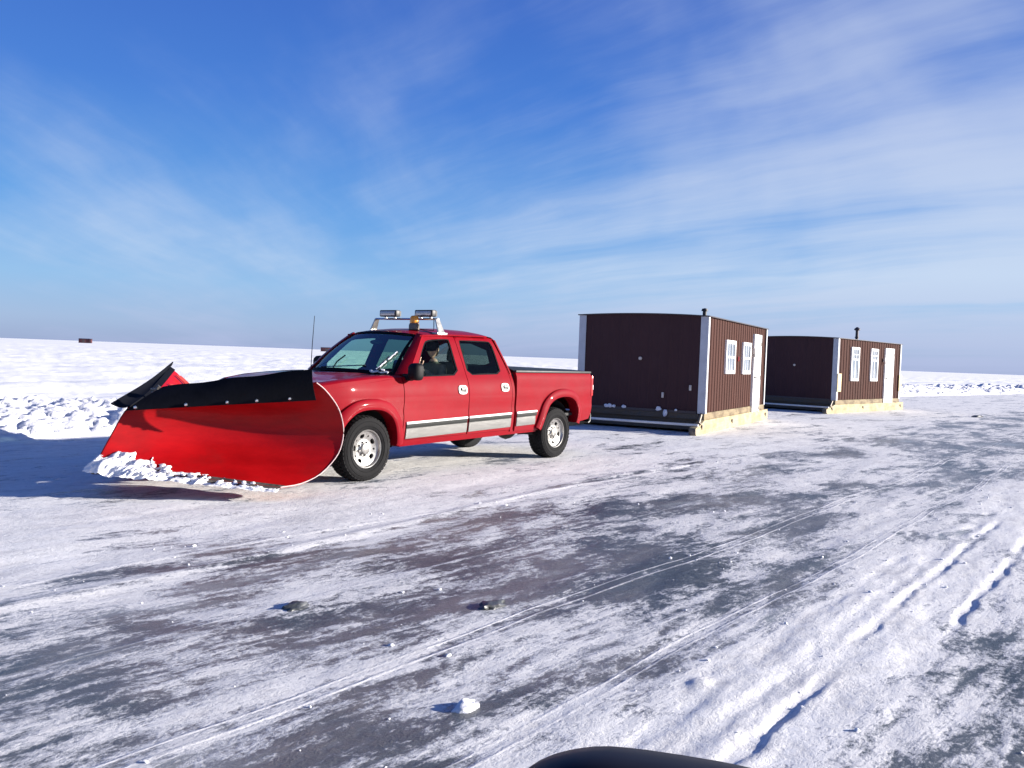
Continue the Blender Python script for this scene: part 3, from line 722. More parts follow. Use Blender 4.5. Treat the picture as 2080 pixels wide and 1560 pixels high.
for sg in (-1, 1): mb.box(2.84, 4.86, min(sg * .93, sg * .985), max(sg * .93, sg * .985), 1.305, 1.338, .008)
part(mb, 'bed_rail_cap', M['tonneau'])
mb = MB().box(4.885, 4.915, -.855, .855, .70, 1.318, .012); tg = part(mb, 'tailgate', M['paint'])
mb = MB().box(4.912, 4.93, -.11, .11, 1.13, 1.21, .006); part(mb, 'tailgate_handle', M['blackplastic'], tg)
rows = [[(5.02 - .09 * abs(y / .97) ** 3 + dx, y, z) for z, dx in ((.50, -.07), (.53, -.01), (.62, 0), (.665, -.02), (.675, -.10))] for y in np.linspace(-.97, .97, 21)]
rb = part(MB().sheet(rows, .02), 'rear_bumper', M['blackplastic'])
mb = MB().box(4.75, 5.12, -.04, .04, .42, .50, .006); mb.lathe([(0, .50), (.02, .50), (.02, .53), (.026, .545), (.02, .57), (0, .575)], 12, 'z', c=(5.08, 0, 0)); part(mb, 'tow_hitch', M['steel'])
# cab floor / dash / seats / wheel
mb = MB().box(.45, 2.74, -.86, .86, .50, .56); mb.box(.40, .46, -.86, .86, .5, 1.18); mb.box(1.32, 2.58, -.54, .54, 1.775, 1.790)
part(mb, 'cab_floor', M['interior'])
rows = []
for y in np.linspace(-.86, .86, 19):
    rows.append([(.42, y, 1.20), (.55, y, 1.235), (.80, y, 1.215 + .03 * math.exp(-((y + .42) / .25) ** 2)), (.92, y, 1.15), (.93, y, .98), (.85, y, .75)])
part(MB().loft(rows, closed=False), 'dashboard', M['interior'], recalc=False)
sw = MB(); cwx = Vector((1.17, -.42, 1.10)); ax = Vector((.88, 0, .47)).normalized(); ua = Vector((0, 1, 0)); ub = ax.cross(ua)
ring = [cwx + (ua * math.cos(t) + ub * math.sin(t)) * .195 for t in np.linspace(0, 2 * PI, 29)]
sw.tube(ring, .015, 8, cap=False); sw.tube([cwx - ua * .19, cwx - ax * .02, cwx + ua * .19], .018, 6); sw.tube([cwx - ax * .02, cwx - ax * .35], .03, 8); sw.tube([cwx, cwx - ub * .19 if ub.z > 0 else cwx + ub * .19], .016, 6)
part(sw, 'steering_wheel', M['blackplastic'])
def seat(x, y, w_, hz):
    mb = MB().box(x - .28, x + .25, y - w_, y + w_, .72, .90, .05); mb.box(-.08, .08, y - w_ + .02, y + w_ - .02, 0, hz, .05, M=Matrix.Translation((x + .24, 0, .84)) @ Matrix.Rotation(R(14), 4, 'Y'))
    if w_ < .4: mb.box(-.05, .05, y - .13, y + .13, 0, .20, .04, M=Matrix.Translation((x + .24 + hz * .25 + .02, 0, .84 + hz * .98)) @ Matrix.Rotation(R(10), 4, 'Y'))
    part(mb, 'seat', M['seat'])
seat(1.70, -.43, .27, .60); seat(1.70, .43, .27, .60); seat(2.42, 0, .78, .55)
mb = MB().ico((1.02, .0, 1.66), .5, 2, sc=(.03, .25, .07)); mb.tube([(1.03, 0, 1.66), (1.06, 0, 1.76)], .01, 6); part(mb, 'rear_view_mirror', M['blackplastic'])
# door cards so the cab reads as a closed dark box
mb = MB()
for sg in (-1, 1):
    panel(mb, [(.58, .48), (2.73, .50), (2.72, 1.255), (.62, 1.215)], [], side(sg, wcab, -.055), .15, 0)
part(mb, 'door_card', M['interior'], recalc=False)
# chassis
mb = MB()
for sg in (-1, 1): mb.box(-.85, 4.85, min(sg * .40, sg * .48), max(sg * .40, sg * .48), .47, .62)
for x in (-.7, .6, 1.9, 3.1, 4.6): mb.box(x, x + .08, -.45, .45, .50, .58)
mb.box(.2, 1.0, -.22, .22, .36, .60, .04); mb.box(1.0, 1.9, -.14, .14, .40, .58, .04)
fr = part(mb, 'chassis_frame', M['chassis'])
mb = MB().tube([(0, -.75, .37), (0, .75, .37)], .055, 10); mb.ico((0, .25, .37), .15, 2); part(mb, 'front_axle', M['chassis'])
mb = MB().tube([(3.92, -.75, .38), (3.92, .75, .38)], .06, 10); mb.ico((3.92, 0, .38), .18, 2); mb.tube([(1.9, 0, .47), (3.75, 0, .40)], .045, 10); part(mb, 'rear_axle', M['chassis'])
for sg in (-1, 1):
    part(MB().tube([(3.25, sg * .52, .50), (3.6, sg * .52, .44), (3.92, sg * .52, .43), (4.25, sg * .52, .46), (4.6, sg * .52, .56)], .03, 6), 'leaf_spring', M['chassis'])
part(MB().box(2.05, 3.0, -.62, -.50 + .3, .385, .56, .05), 'fuel_tank', M['chassis'])
part(MB().tube([(1.5, .35, .45), (2.6, .40, .42), (2.7, .40, .42), (3.3, .5, .42), (3.6, .62, .50), (4.4, .68, .50), (4.75, .80, .46)], .035, 8), 'exhaust_pipe', M['steel'])
part(MB().tube([(.55, -.60, .36), (1.2, -.62, .37), (2.0, -.60, .40)], .03, 8), 'brake_line_guard', M['chassis'])

# wheels
def tyre_mb():
    mb = MB(); w2 = .135
    prof = [(.222, -.105), (.235, -.125), (.265, -.138), (.305, -.142), (.340, -.138), (.362, -.128), (.378, -.110), (.383, -.060), (.3835, 0), (.383, .060), (.378, .110), (.362, .128), (.340, .138), (.305, .142), (.265, .138), (.235, .125), (.222, .105)]
    mb.lathe(prof, 72)
    for k in range(44):
        a = 2 * PI * k / 44
        for j, (y0, y1, st) in enumerate(((-.125, -.070, .5), (-.062, -.012, 0), (-.004, .046, .5), (.056, .125, 0))):
            a0 = a + (st) * 2 * PI / 44; da = 2 * PI / 44 * .34
            vs = []
            for rr_ in (.372, .392):
                for aa, yy in ((a0 - da, y0), (a0 + da, y0 + .0), (a0 + da, y1), (a0 - da, y1)):
                    k_ = rr_ - (.016 if abs(yy) > .12 else 0); vs.append((k_ * math.cos(aa), yy, k_ * math.sin(aa)))
            mb.add(vs, [(0, 3, 2, 1), (4, 5, 6, 7), (0, 1, 5, 4), (1, 2, 6, 5), (2, 3, 7, 6), (3, 0, 4, 7)])
    for r_ in (.27, .325): mb.lathe([(r_ - .006, -.1395), (r_, -.1445), (r_ + .006, -.1395)], 72)
    return mb
def rim_mb():
    """face towards -y"""
    mb = MB()
    circ = lambda r_, n=64: [(r_ * math.cos(2 * PI * k / n), r_ * math.sin(2 * PI * k / n)) for k in range(n)]
    dep = lambda r_: interp(r_, [0, .062, .066, .105, .15, .185, .205, .21], [-.055, -.055, -.040, -.028, -.040, -.052, -.060, -.066])
    holes = []
    for k in range(5):
        a0 = PI / 2 + 2 * PI * k / 5 + .36
        lp = []
        for rr_, da in ((.128, -.15), (.128, .15), (.145, .235), (.166, .22), (.176, .12), (.176, -.12), (.166, -.22), (.145, -.235)): lp.append((rr_ * math.cos(a0 + da), rr_ * math.sin(a0 + da)))
        holes.append(smooth_loop(lp, 1))
        a1 = a0 + PI / 5; holes.append([(.155 * math.cos(a1) + .013 * math.cos(t), .155 * math.sin(a1) + .013 * math.sin(t)) for t in np.linspace(0, 2 * PI, 9)[:-1]])
    for k in range(8):
        a1 = 2 * PI * (k + .5) / 8; holes.append([(.082 * math.cos(a1) + .0145 * math.cos(t), .082 * math.sin(a1) + .0145 * math.sin(t)) for t in np.linspace(0, 2 * PI, 9)[:-1]])
    panel(mb, circ(.205), holes, lambda x, z, d=0: (x, dep(math.hypot(x, z)) - .03 + d, z), .02, .03)
    mb.lathe([(.205, -.09), (.212, -.10), (.218, -.122), (.226, -.126), (.229, -.120), (.224, -.105), (.205, -.06), (.195, .10), (.222, .11)], 64)
    mb.lathe([(0, -.105), (.045, -.105), (.058, -.10), (.062, -.085)], 32)
    for k in range(8):
        a1 = 2 * PI * k / 8; mb.lathe([(0, -.088), (.009, -.088), (.011, -.075), (.011, -.06)], 6, c=(.082 * math.cos(a1 + PI / 8), 0, .082 * math.sin(a1 + PI / 8)))
    return mb
proto = None
for x, sg in ((0, -1), (3.925, -1), (0, 1), (3.925, 1)):
    if proto is None:
        hub = MB().lathe([(0, -.02), (.17, -.02), (.185, -.01), (.185, .06), (0, .06)], 32).build('wheel', M['chassis'], truck)
        ty = tyre_mb().build('tyre', M['tyre'], hub); ri = rim_mb().build('rim', M['alu'], hub, smooth=30)
        proto = (hub, ty, ri); h_ = hub
    else:
        h_ = proto[0].copy(); COL.objects.link(h_); h_.parent = truck
        for ch in proto[1:]:
            c2 = ch.copy(); COL.objects.link(c2); c2.parent = h_
    h_.location = (x, sg * .845, .386)
    h_.rotation_euler = (0, R(11 * x + 7), 0) if sg < 0 else (0, R(20 * x + 30), PI)
# roof rack, floodlights, beacon, antenna
RKX = 1.57
rk = part(MB().tube([(RKX, -.60, 2.0), (RKX, .60, 2.0)], .014, 8), 'light_rack', M['chrome'])
for sg in (-1, 1):
    zf = roof_z(RKX, .62 / .668) + .004
    prism = [(RKX - .065, sg * .672, zf), (RKX + .065, sg * .672, zf), (RKX + .035, sg * .585, 2.005), (RKX - .035, sg * .585, 2.005)]
    mb = MB().sheet([[prism[0], prism[1]], [prism[3], prism[2]]], .02 * sg)
    mb.box(RKX - .10, RKX + .10, sg * .635 - .05, sg * .635 + .05, zf - .02, zf + .014, .004); part(mb, 'rack_leg', M['alu'], rk)
part(MB().tube([(RKX, -.52, 1.99), (RKX - .02, -.54, 1.9), (RKX - .03, -.55, 1.845), (RKX - .05, -.3, 1.862)], .006, 6), 'lamp_cable', M['blackplastic'], rk)
for y in (-.375, .305):
    mb = MB().box(RKX - .06, RKX + .03, y - .165, y + .165, 2.030, 2.122, .014)
    for k in range(6): mb.box(RKX + .028, RKX + .055, y - .15 + k * .055, y - .135 + k * .055, 2.04, 2.11)
    fl = part(mb, 'floodlight', M['blackplastic'])
    part(MB().box(RKX - .068, RKX - .055, y - .140, y + .140, 2.046, 2.106, .003), 'floodlight_lens', M['lens'], fl)
    for dy in (-.09, .09): part(MB().box(RKX - .02, RKX + .02, y + dy - .016, y + dy + .016, 2.008, 2.034, .004), 'floodlight_bracket', M['chrome'], fl)
bx, by = 1.42, -.30; bz = roof_z(bx, by / .695)
bc = part(MB().lathe([(0, bz), (.072, bz), (.072, bz + .06), (.06, bz + .085), (0, bz + .085)], 24, 'z', c=(bx, by, 0)), 'beacon_base', M['steel'])
part(MB().lathe([(.058, bz + .085), (.062, bz + .10), (.058, bz + .16), (.04, bz + .185), (0, bz + .192)], 24, 'z', c=(bx, by, 0)), 'beacon_lens', M['amber'], bc)
mb = MB().tube([(.62, .84, 1.22), (.635, .84, 1.6), (.66, .84, 1.99)], [.006, .005, .004], 6); mb.tube([(.62, .84, 1.21), (.62, .84, 1.25)], .015, 8); part(mb, 'antenna', M['blackplastic'])


# =================================================================== DRIVER
def skin_body(joints, edges, root, name, mats, parent, sub=2):
    me = bpy.data.meshes.new(name + '_tmp'); me.from_pydata([j[0] for j in joints], edges, [])
    o = link(bpy.data.objects.new(name + '_tmp', me))
    mo = o.modifiers.new('skin', 'SKIN'); mo.use_smooth_shade = True
    for i, j in enumerate(joints):
        sv = me.skin_vertices[0].data[i]; r_ = j[1]; sv.radius = r_ if isinstance(r_, tuple) else (r_, r_); sv.use_root = (i == root)
    ms = o.modifiers.new('sub', 'SUBSURF'); ms.levels = sub; ms.render_levels = sub
    bpy.context.view_layer.update()
    dg = bpy.context.evaluated_depsgraph_get(); ev = o.evaluated_get(dg)
    out = bpy.data.meshes.new_from_object(ev); out.name = name
    bpy.data.objects.remove(o); bpy.data.meshes.remove(me)
    out.materials.clear()
    for q in mats: out.materials.append(q)
    out.polygons.foreach_set('use_smooth', [True] * len(out.polygons))
    r = link(bpy.data.objects.new(name, out), parent); return r

M['skin'] = simple('skin', (.72, .43, .31), .5, var=.1, nscale=20)
M['jacket'] = simple('olive_jacket', (.17, .175, .13), .85, var=.3, nscale=20, bump=.15)
M['jeans'] = simple('blue_jeans', (.06, .09, .18), .85, var=.3)
M['cap'] = simple('dark_cap', (.02, .018, .022), .85, var=.3)
M['hair'] = simple('dark_hair', (.035, .022, .015), .7, var=.3)
drv = thing('person', 'driver in dark cap and olive jacket sitting inside the red pickup truck', 'person', to_world(O, RZ, (1.72, -.43, .88)), RZ)
# local: -x is forward, -y towards the near window, z up from the seat
HY = .02
J = [((0, HY, .08), .15), ((-.02, HY, .26), (.16, .13)), ((-.02, HY, .42), (.18, .12)), ((-.01, HY, .525), .065), ((-.015, HY, .60), .055),
     ((-.02, HY - .19, .46), .075), ((-.15, HY - .25, .28), .055), ((-.30, HY - .12, .40), .042), ((-.34, HY - .075, .455), .034),
     ((-.02, HY + .19, .46), .075), ((-.16, HY + .22, .25), .055), ((-.40, HY + .12, .30), .042), ((-.50, HY + .08, .33), .034),
     ((-.05, HY - .11, .06), .10), ((-.42, HY - .13, .06), .078), ((-.52, HY - .13, -.30), .05), ((-.64, HY - .13, -.33), .035),
     ((-.05, HY + .11, .06), .10), ((-.42, HY + .13, .06), .078), ((-.52, HY + .13, -.30), .05), ((-.64, HY + .13, -.33), .035)]
Ed = [(0, 1), (1, 2), (2, 3), (3, 4), (2, 5), (5, 6), (6, 7), (7, 8), (2, 9), (9, 10), (10, 11), (11, 12), (0, 13), (13, 14), (14, 15), (15, 16), (0, 17), (17, 18), (18, 19), (19, 20)]
body = skin_body(J, Ed, 0, 'body', [M['jacket'], M['jeans'], M['skin']], drv)
for p in body.data.polygons:
    c = p.center
    if c.z < .10 and c.x < .3 and (c.z < .06 or c.x < -.12): p.material_index = 1
    if c.z > .555 and abs(c.y - HY) < .09 and c.x > -.12: p.material_index = 2
# head with a face; turned towards the side window
mb = MB(); nu, nv = 40, 28; rows = []
for i in range(nv + 1):
    th = PI * i / nv; row = []
    for k in range(nu):
        ph = 2 * PI * k / nu; x, y, z = math.sin(th) * math.cos(ph), math.sin(th) * math.sin(ph), math.cos(th)
        px, py, pz = x * .100, y * .076, z * .122
        if z < -.1: py *= 1 - .28 * (-z); px *= 1 - .06 * (-z)
        f = max(0, x)
        px += .030 * math.exp(-((z + .12) / .14) ** 2 - (y / .16) ** 2) * f            # nose
        px += .012 * math.exp(-((z + .42) / .08) ** 2 - (y / .32) ** 2) * f            # lips
        px += .016 * math.exp(-((z + .80) / .16) ** 2 - (y / .35) ** 2) * f            # chin
        px -= .013 * math.exp(-((z - .06) / .10) ** 2) * (math.exp(-((y - .40) / .16) ** 2) + math.exp(-((y + .40) / .16) ** 2)) * f   # eye sockets
        px += .008 * math.exp(-((z - .22) / .09) ** 2 - (y / .6) ** 2) * f             # brow
        row.append((px, py, pz))
    rows.append(row)
mb.loft(rows, True)
for sy in (-1, 1):
    mb.ico((-.008, sy * .076, -.005), .030, 2, sc=(.7, .35, 1))
HM = Matrix.Translation((-.035, HY, .715)) @ Matrix.Rotation(PI + R(24), 4, 'Z') @ Matrix.Rotation(R(6), 4, 'Y')
def hbuild(mb_, name, mat, **kw): mb_.v = [tuple(HM @ Vector(p)) for p in mb_.v]; return mb_.build(name, mat, drv, **kw)
hbuild(mb, 'head', M['skin'], smooth=180)
for sy in (-1, 1): hbuild(MB().ico((.079, sy * .030, .008), .0115, 2), 'eye', M['hair'])
mb = MB().grid(lambda u, v: (lambda th, ph: (.105 * math.sin(th) * math.cos(ph) - .004, .082 * math.sin(th) * math.sin(ph), .126 * math.cos(th)))(.35 * PI + u * .42 * PI, R(78) + v * R(204)), 8, 20); hbuild(mb, 'hair', M['hair'], recalc=False)
mb = MB().grid(lambda u, v: (lambda th, ph: (.110 * math.sin(th) * math.cos(ph), .088 * math.sin(th) * math.sin(ph), .025 + .118 * math.cos(th)))(u * .50 * PI, v * 2 * PI), 8, 28)
rows = [[(.095 * math.cos(a) + k * .085 * max(0, math.cos(a)) ** .6, .080 * math.sin(a), .030 - k * .03 - .01 * k * abs(math.sin(a))) for a in np.linspace(-1.25, 1.25, 15)] for k in (0, .5, 1)]
mb.sheet(rows, .006); hbuild(mb, 'cap', M['cap'])
# hands: palm plus five separate bent fingers
def hand(name, wrist, direc, palm_n, curl, side_):
    w_ = Vector(wrist); d_ = Vector(direc).normalized(); n_ = Vector(palm_n); n_ = (n_ - d_ * n_.dot(d_)).normalized(); s_v = d_.cross(n_) * side_
    js = [(w_, .026), (w_ + d_ * .045, (.034, .018)), (w_ + d_ * .085, (.036, .016))]; ed = [(0, 1), (1, 2)]
    for k, (o_, L) in enumerate(((-.030, .068), (-.010, .078), (.010, .072), (.029, .056))):
        b0 = w_ + d_ * .088 + s_v * o_; cur = len(js); prev = 2; pt = b0
        ang_ = 0
        for q, fr_ in enumerate((0.0, .45, .32, .23)):
            ang_ += curl[q] if q else 0
            dv = d_ * math.cos(ang_) + n_ * math.sin(ang_); pt = pt + dv * (L * fr_) if q else b0
            js.append((pt, .0095 - .0008 * q)); ed.append((prev, len(js) - 1)); prev = len(js) - 1
    b0 = w_ + d_ * .03 - s_v * .032; prev = 1
    for q, off_ in enumerate((Vector((0, 0, 0)), (d_ * .6 - s_v * .7 + n_ * .3) * .034, (d_ * .95 - s_v * .25 + n_ * .35) * .030)):
        b0 = b0 + off_; js.append((b0, .0115 - .001 * q)); ed.append((prev, len(js) - 1)); prev = len(js) - 1
    skin_body([(tuple(p), r_) for p, r_ in js], ed, 0, name, [M['skin']], drv, sub=1)
hand('hand', (-.345, HY - .07, .465), (-.15, .25, .9), (.9, .2, .1), (0, .5, .6, .4), 1)
hand('hand', (-.505, HY + .075, .335), (-.75, -.30, .25), (0, -.4, -.9), (0, .7, .8, .6), -1)

# =================================================================== SNOW PLOW (V blade, carried raised)
plow = thing('snow_plow', 'red V shaped snow plow with black rubber top flap on the front of the pickup', 'snow plow', O, RZ)
PN = [(-2.735, .30), (-2.70, .37), (-2.655, .46), (-2.60, .56), (-2.545, .66), (-2.50, .74), (-2.47, .79), (-2.445, .825), (-2.425, .85), (-2.41, .87)]
PO = [(-1.561, .14), (-1.30, .153), (-1.047, .233), (-.85, .387), (-.772, .522), (-.751, .681), (-.794, .842), (-.873, .970), (-1.02, 1.113), (-1.139, 1.189)]
def spl(P, n):
    P = [Vector((p[0], 0, p[1])) for p in P]; ext = [P[0] * 2 - P[1]] + P + [P[-1] * 2 - P[-2]]; out = []
    for i in range(n):
        t = i / (n - 1) * (len(P) - 1); k = min(int(t), len(P) - 2); f = t - k; a, b, c, d = ext[k:k + 4]
        out.append(.5 * ((2 * b) + (c - a) * f + (2 * a - 5 * b + 4 * c - d) * f * f + (3 * b - a - 3 * c + d) * f ** 3))
    return out
SN, SO = spl(PN, 28), spl(PO, 28)
def mold(t, s, sg):
    """t: 0 at the nose .. 1 at the outer end, s index along the profile"""
    a, b = SN[s], SO[s]; p = a.lerp(b, t); h = s / 27; g = 1 - (1 - t) ** 4.4
    p.x = SN[0].x + (SO[0].x - SN[0].x) * t + (a.x - SN[0].x) * (1 - g) + (b.x - SO[0].x) * g
    lift = (.055 * t * h if sg > 0 else 0)
    return Vector((p.x, sg * (.012 + 1.378 * t), p.z + lift))
for sg in (-1, 1):
    rows = [[mold(i / 30, s, sg) for s in range(28)] for i in range(31)]
    wing = MB().sheet(rows, .010 * (-sg)).build('wing_blade', M['plowred'], plow, smooth=50)
    # outer end rim, pale tone painted in for sunlight on the sheet edge
    ed = [mold(1, s, sg) + Vector((0, sg * .003, 0)) for s in range(28)]
    MB().tube(ed, .0055, 6).build('end_rim', M['rimedge'], wing)
    # back ribs
    for t in (.12, .38, .64, .90):
        f_ = [mold(t, s, sg) + Vector((.030, -sg * .034, 0)) for s in range(3, 26)]
        mb = MB()
        q = [[p + Vector((0, -.008, 0)) for p in f_], [p + Vector((.07, -.008, -.01)) for p in f_]]
        q2 = [[p + Vector((0, .008, 0)) for p in f_], [p + Vector((.07, .008, -.01)) for p in f_]]
        mb.loft([q[0], q[1], q2[1], q2[0], q[0]], closed=False); mb.build('back_rib', M['plowred'], wing)
    # cutting edge
    rows = []
    for i in range(17):
        t = i / 16 * 1.0; a = mold(t, 0, sg); b = mold(t, 1, sg); dn = (a - b).normalized()
        rows.append([a - dn * .06 + Vector((-.006, 0, .012)), a + dn * .02 + Vector((-.008, 0, -.010)), a + dn * .060 + Vector((-.010, 0, -.022))])
    MB().sheet(rows, .016 * sg).build('cutting_edge', M['steel'], plow)
# rubber flaps
def flap_near(t, k):
    bot = Vector((-2.40, -.02, .852)).lerp(Vector((-1.118, -1.392, 1.006)), t); tp = Vector((-2.00, -.02, 1.085)).lerp(Vector((-1.172, -1.392, 1.334)), t)
    p = bot.lerp(tp, k) + Vector((-.035, -.02, 0)) * math.sin(PI * k) * .8 + Vector((-.012, 0, .006 * math.sin(t * 17))) * k
    return p + Vector((-.02, 0, 0)) + Vector((-.56, -.83, .047)) * (.17 * (1 - t))
nf = MB().sheet([[flap_near(i / 30, j / 8) for j in range(9)] for i in range(31)], .012).build('rubber_flap', M['rubber'], plow)
for t in (.035, .30, .52, .68, .86):
    p = flap_near(t, .10); MB().ico(p + Vector((-.012, -.006, 0)), .020, 1, sc=(1, 1, 1)).build('flap_bolt', M['chrome'], nf)
def flap_far(t, k):
    li = mold(t, 27, 1); a = mold(t, int(round(11 + 15 * min(1, t / .42))), 1) + Vector((.034, -.030, 0))
    b = Vector((-2.56, .05, .950)).lerp(Vector((-1.07, 1.40, 1.315)), t) + Vector((0, 0, -.035 * math.sin(PI * t) - .03 * (1 - t) ** 3))
    li = li + Vector((.012, -.012, .016))
    p = a.lerp(li, k / .4) if k < .4 else li.lerp(b, (k - .4) / .6) + Vector((0, 0, -.02)) * math.sin(PI * (k - .4) / .6)
    return p
ffp = MB().sheet([[flap_far(i / 26, j / 10) for j in range(11)] for i in range(27)], .012).build('rubber_flap', M['rubber'], plow)
mb = MB()
for k in (0, 1): mb.tube([Vector((-2.05 + .12 * k, .16 - .03 * k, 1.005 - .035 * k)), Vector((-2.00 + .12 * k, .12 - .03 * k, 1.085 - .03 * k))], .022, 8)
mb.box(-2.06, -1.90, .06, .20, 1.03, 1.06, .008); mb.build('hinge_pin', M['steel'], plow)
# push frame
mb = MB()
for sg in (-1, 1):
    mb.tube([(-2.35, sg * .06, .42), (-1.05, sg * .42, .40)], .05, 8); mb.tube([(-1.35, sg * .62, .45), (-1.15, sg * .30, .42)], .04, 8)
    mb.tube([(-1.15, sg * .30, .42), (-1.05, sg * .30, .85)], .035, 8)
mb.tube([(-1.15, -.45, .42), (-1.15, .45, .42)], .055, 8); mb.tube([(-1.05, -.32, .85), (-1.05, .32, .85)], .04, 8); mb.tube([(-1.06, 0, .84), (-1.7, 0, .5)], .035, 8)
mb.build('push_frame', M['chassis'], plow)

# snow caught on the plow blade
def heap():
    mb = MB(); rg = random.Random(5)
    def hgt(t): return interp(t, [-.06, 0, .08, .16, .22, .34, .5, .7, .88, 1], [.02, .13, .25, .29, .235, .15, .115, .085, .055, .03])
    rows = []
    for i in range(150):
        t = -.05 + 1.04 * i / 149; row = []; tt = max(0, min(1, t)); base = mold(tt, 0, -1); upv = (mold(tt, 5, -1) - base).normalized(); fwd = Vector((-.78, -.62, 0))
        if t < 0: base = base + Vector((-1.6, 1.4, 0)).normalized() * (-t * 1.8) * 1.0
        h = hgt(t) * (1 + .40 * float(pnoise(np.array(t * 19.), np.array(.5), 3)) + .22 * float(pnoise(np.array(t * 47.), np.array(2.5), 4)))
        for j in range(21):
            k = j / 20
            # from the blade face, over the top, down to the cutting edge
            out = .02 + (h * .55 + .055) * math.sin(PI * min(1, k * 1.02) * .5) ** 1.0
            zz = h * math.cos(PI * .5 * k) ** .8
            p = base + upv * zz + fwd * (out * .95 - .015) + Vector((0, 0, -.035 * k - .01))
            nz_ = .034 * float(pnoise(np.array(t * 17.), np.array(k * 2.6), 7)) + .014 * float(pnoise(np.array(t * 44.), np.array(k * 6.), 8)) + .008 * float(pnoise(np.array(t * 120.), np.array(k * 15.), 9))
            p += (fwd + Vector((0, 0, 1))) * nz_ * min(1, h / .20)
            row.append(p)
        rows.append(row)
    mb.loft(rows, closed=False)
    for _ in range(16):
        t = rg.uniform(0, .9) ** 1.25; b = mold(t, 0, -1); h = hgt(t); k = rg.uniform(.0, 1)
        p = b + (mold(t, 5, -1) - b).normalized() * h * k + Vector((-.78, -.62, 0)) * (.04 + .5 * h * (1 - k * .6)); mb.ico(p, rg.uniform(.010, .028), 2, jit=.18, sc=(rg.uniform(.8, 1.5), rg.uniform(.8, 1.5), rg.uniform(.6, 1)), rg=rg)
    o = mb.build('snow_heap', M['snow2'], None, smooth=60, recalc=False)
    o.location = O; o.rotation_euler = (0, 0, RZ)
    tag(o, 'loose white snow caught along the lower edge of the red plow blade', 'snow')
heap()

# =================================================================== ICE FISHING HOUSES
def wood(name, col, grime=.5):
    mt, nt, b = newmat(name); tc = N(nt, 'ShaderNodeTexCoord').outputs['Object']
    g = noise(nt, mapping(nt, tc, (1.2, 30, 30)), 1.0, 6, .6); d = noise(nt, mapping(nt, tc, (1.6, 3, 3)), 1.3, 6, .66)
    c = ramp(nt, g, [(.3, tuple(q * .72 for q in col)), (.7, col)])
    c = mixc(nt, ramp(nt, d, [(.44, (0, 0, 0)), (.60, (grime,) * 3)]), c, (.10, .065, .03))
    nt.links.new(c, b.inputs['Base Color']); b.inputs['Roughness'].default_value = .8
    bn = N(nt, 'ShaderNodeBump', inp={'Strength': .3, 'Distance': .01}); nt.links.new(g, bn.inputs['Height']); nt.links.new(bn.outputs[0], b.inputs['Normal'])
    return mt
M['brown'] = simple('brown_steel_siding', (.070, .031, .025), .75, .0, .0, var=.14, spec=.08, nscale=2.5, stretch=(1, 1, .3), dust=.03, dustcol=(.2, .12, .1))
M['brown_shade'] = simple('brown_shaded_siding', (.056, .029, .032), .75, spec=.1, var=.08, nscale=2, stretch=(1, 1, .4), dust=.06, dustcol=(.14, .10, .11))  # same brown siding, the shade of the end walls put into its colour
M['skid'] = wood('skid_timber', (.50, .41, .23), .45); M['joist'] = wood('weathered_joist', (.26, .20, .11), .92)
M['plywood'] = wood('plywood', (.74, .60, .34), .15)
M['darkwood'] = wood('dark_timber', (.10, .085, .07), .5)
M['roofsteel'] = simple('dark_roof_steel', (.055, .045, .05), .45, .3, var=.2)
M['reflectglass'] = simple('window_glass_painted_reflection', (.22, .26, .30), .08, 0, .6, var=.55, nscale=3, stretch=(3, 1, .6), spec=.9)  # pale blue reflection painted into the pane colour
M['pole'] = simple('pale_pole', (.80, .78, .72), .5, var=.15)
M['door'] = simple('white_door', (.82, .82, .81), .45, var=.06, nscale=3)
M['lightfix'] = simple('light_fixture', (.55, .50, .46), .4, var=.2)

def ribs_x(L, pitch, w, d):
    """profile (u, out) of a ribbed steel sheet L long"""
    pts = [(0, 0)]; x = pitch * .5
    while x + w < L - .02:
        pts += [(x - w * .5, 0), (x - w * .28, d), (x + w * .28, d), (x + w * .5, 0)]
        for q in (.33, .66): pts += [(x + pitch * q - .012, 0), (x + pitch * q, d * .3), (x + pitch * q + .012, 0)] if x + pitch < L - .05 else []
        x += pitch
    pts.append((L, 0)); return pts

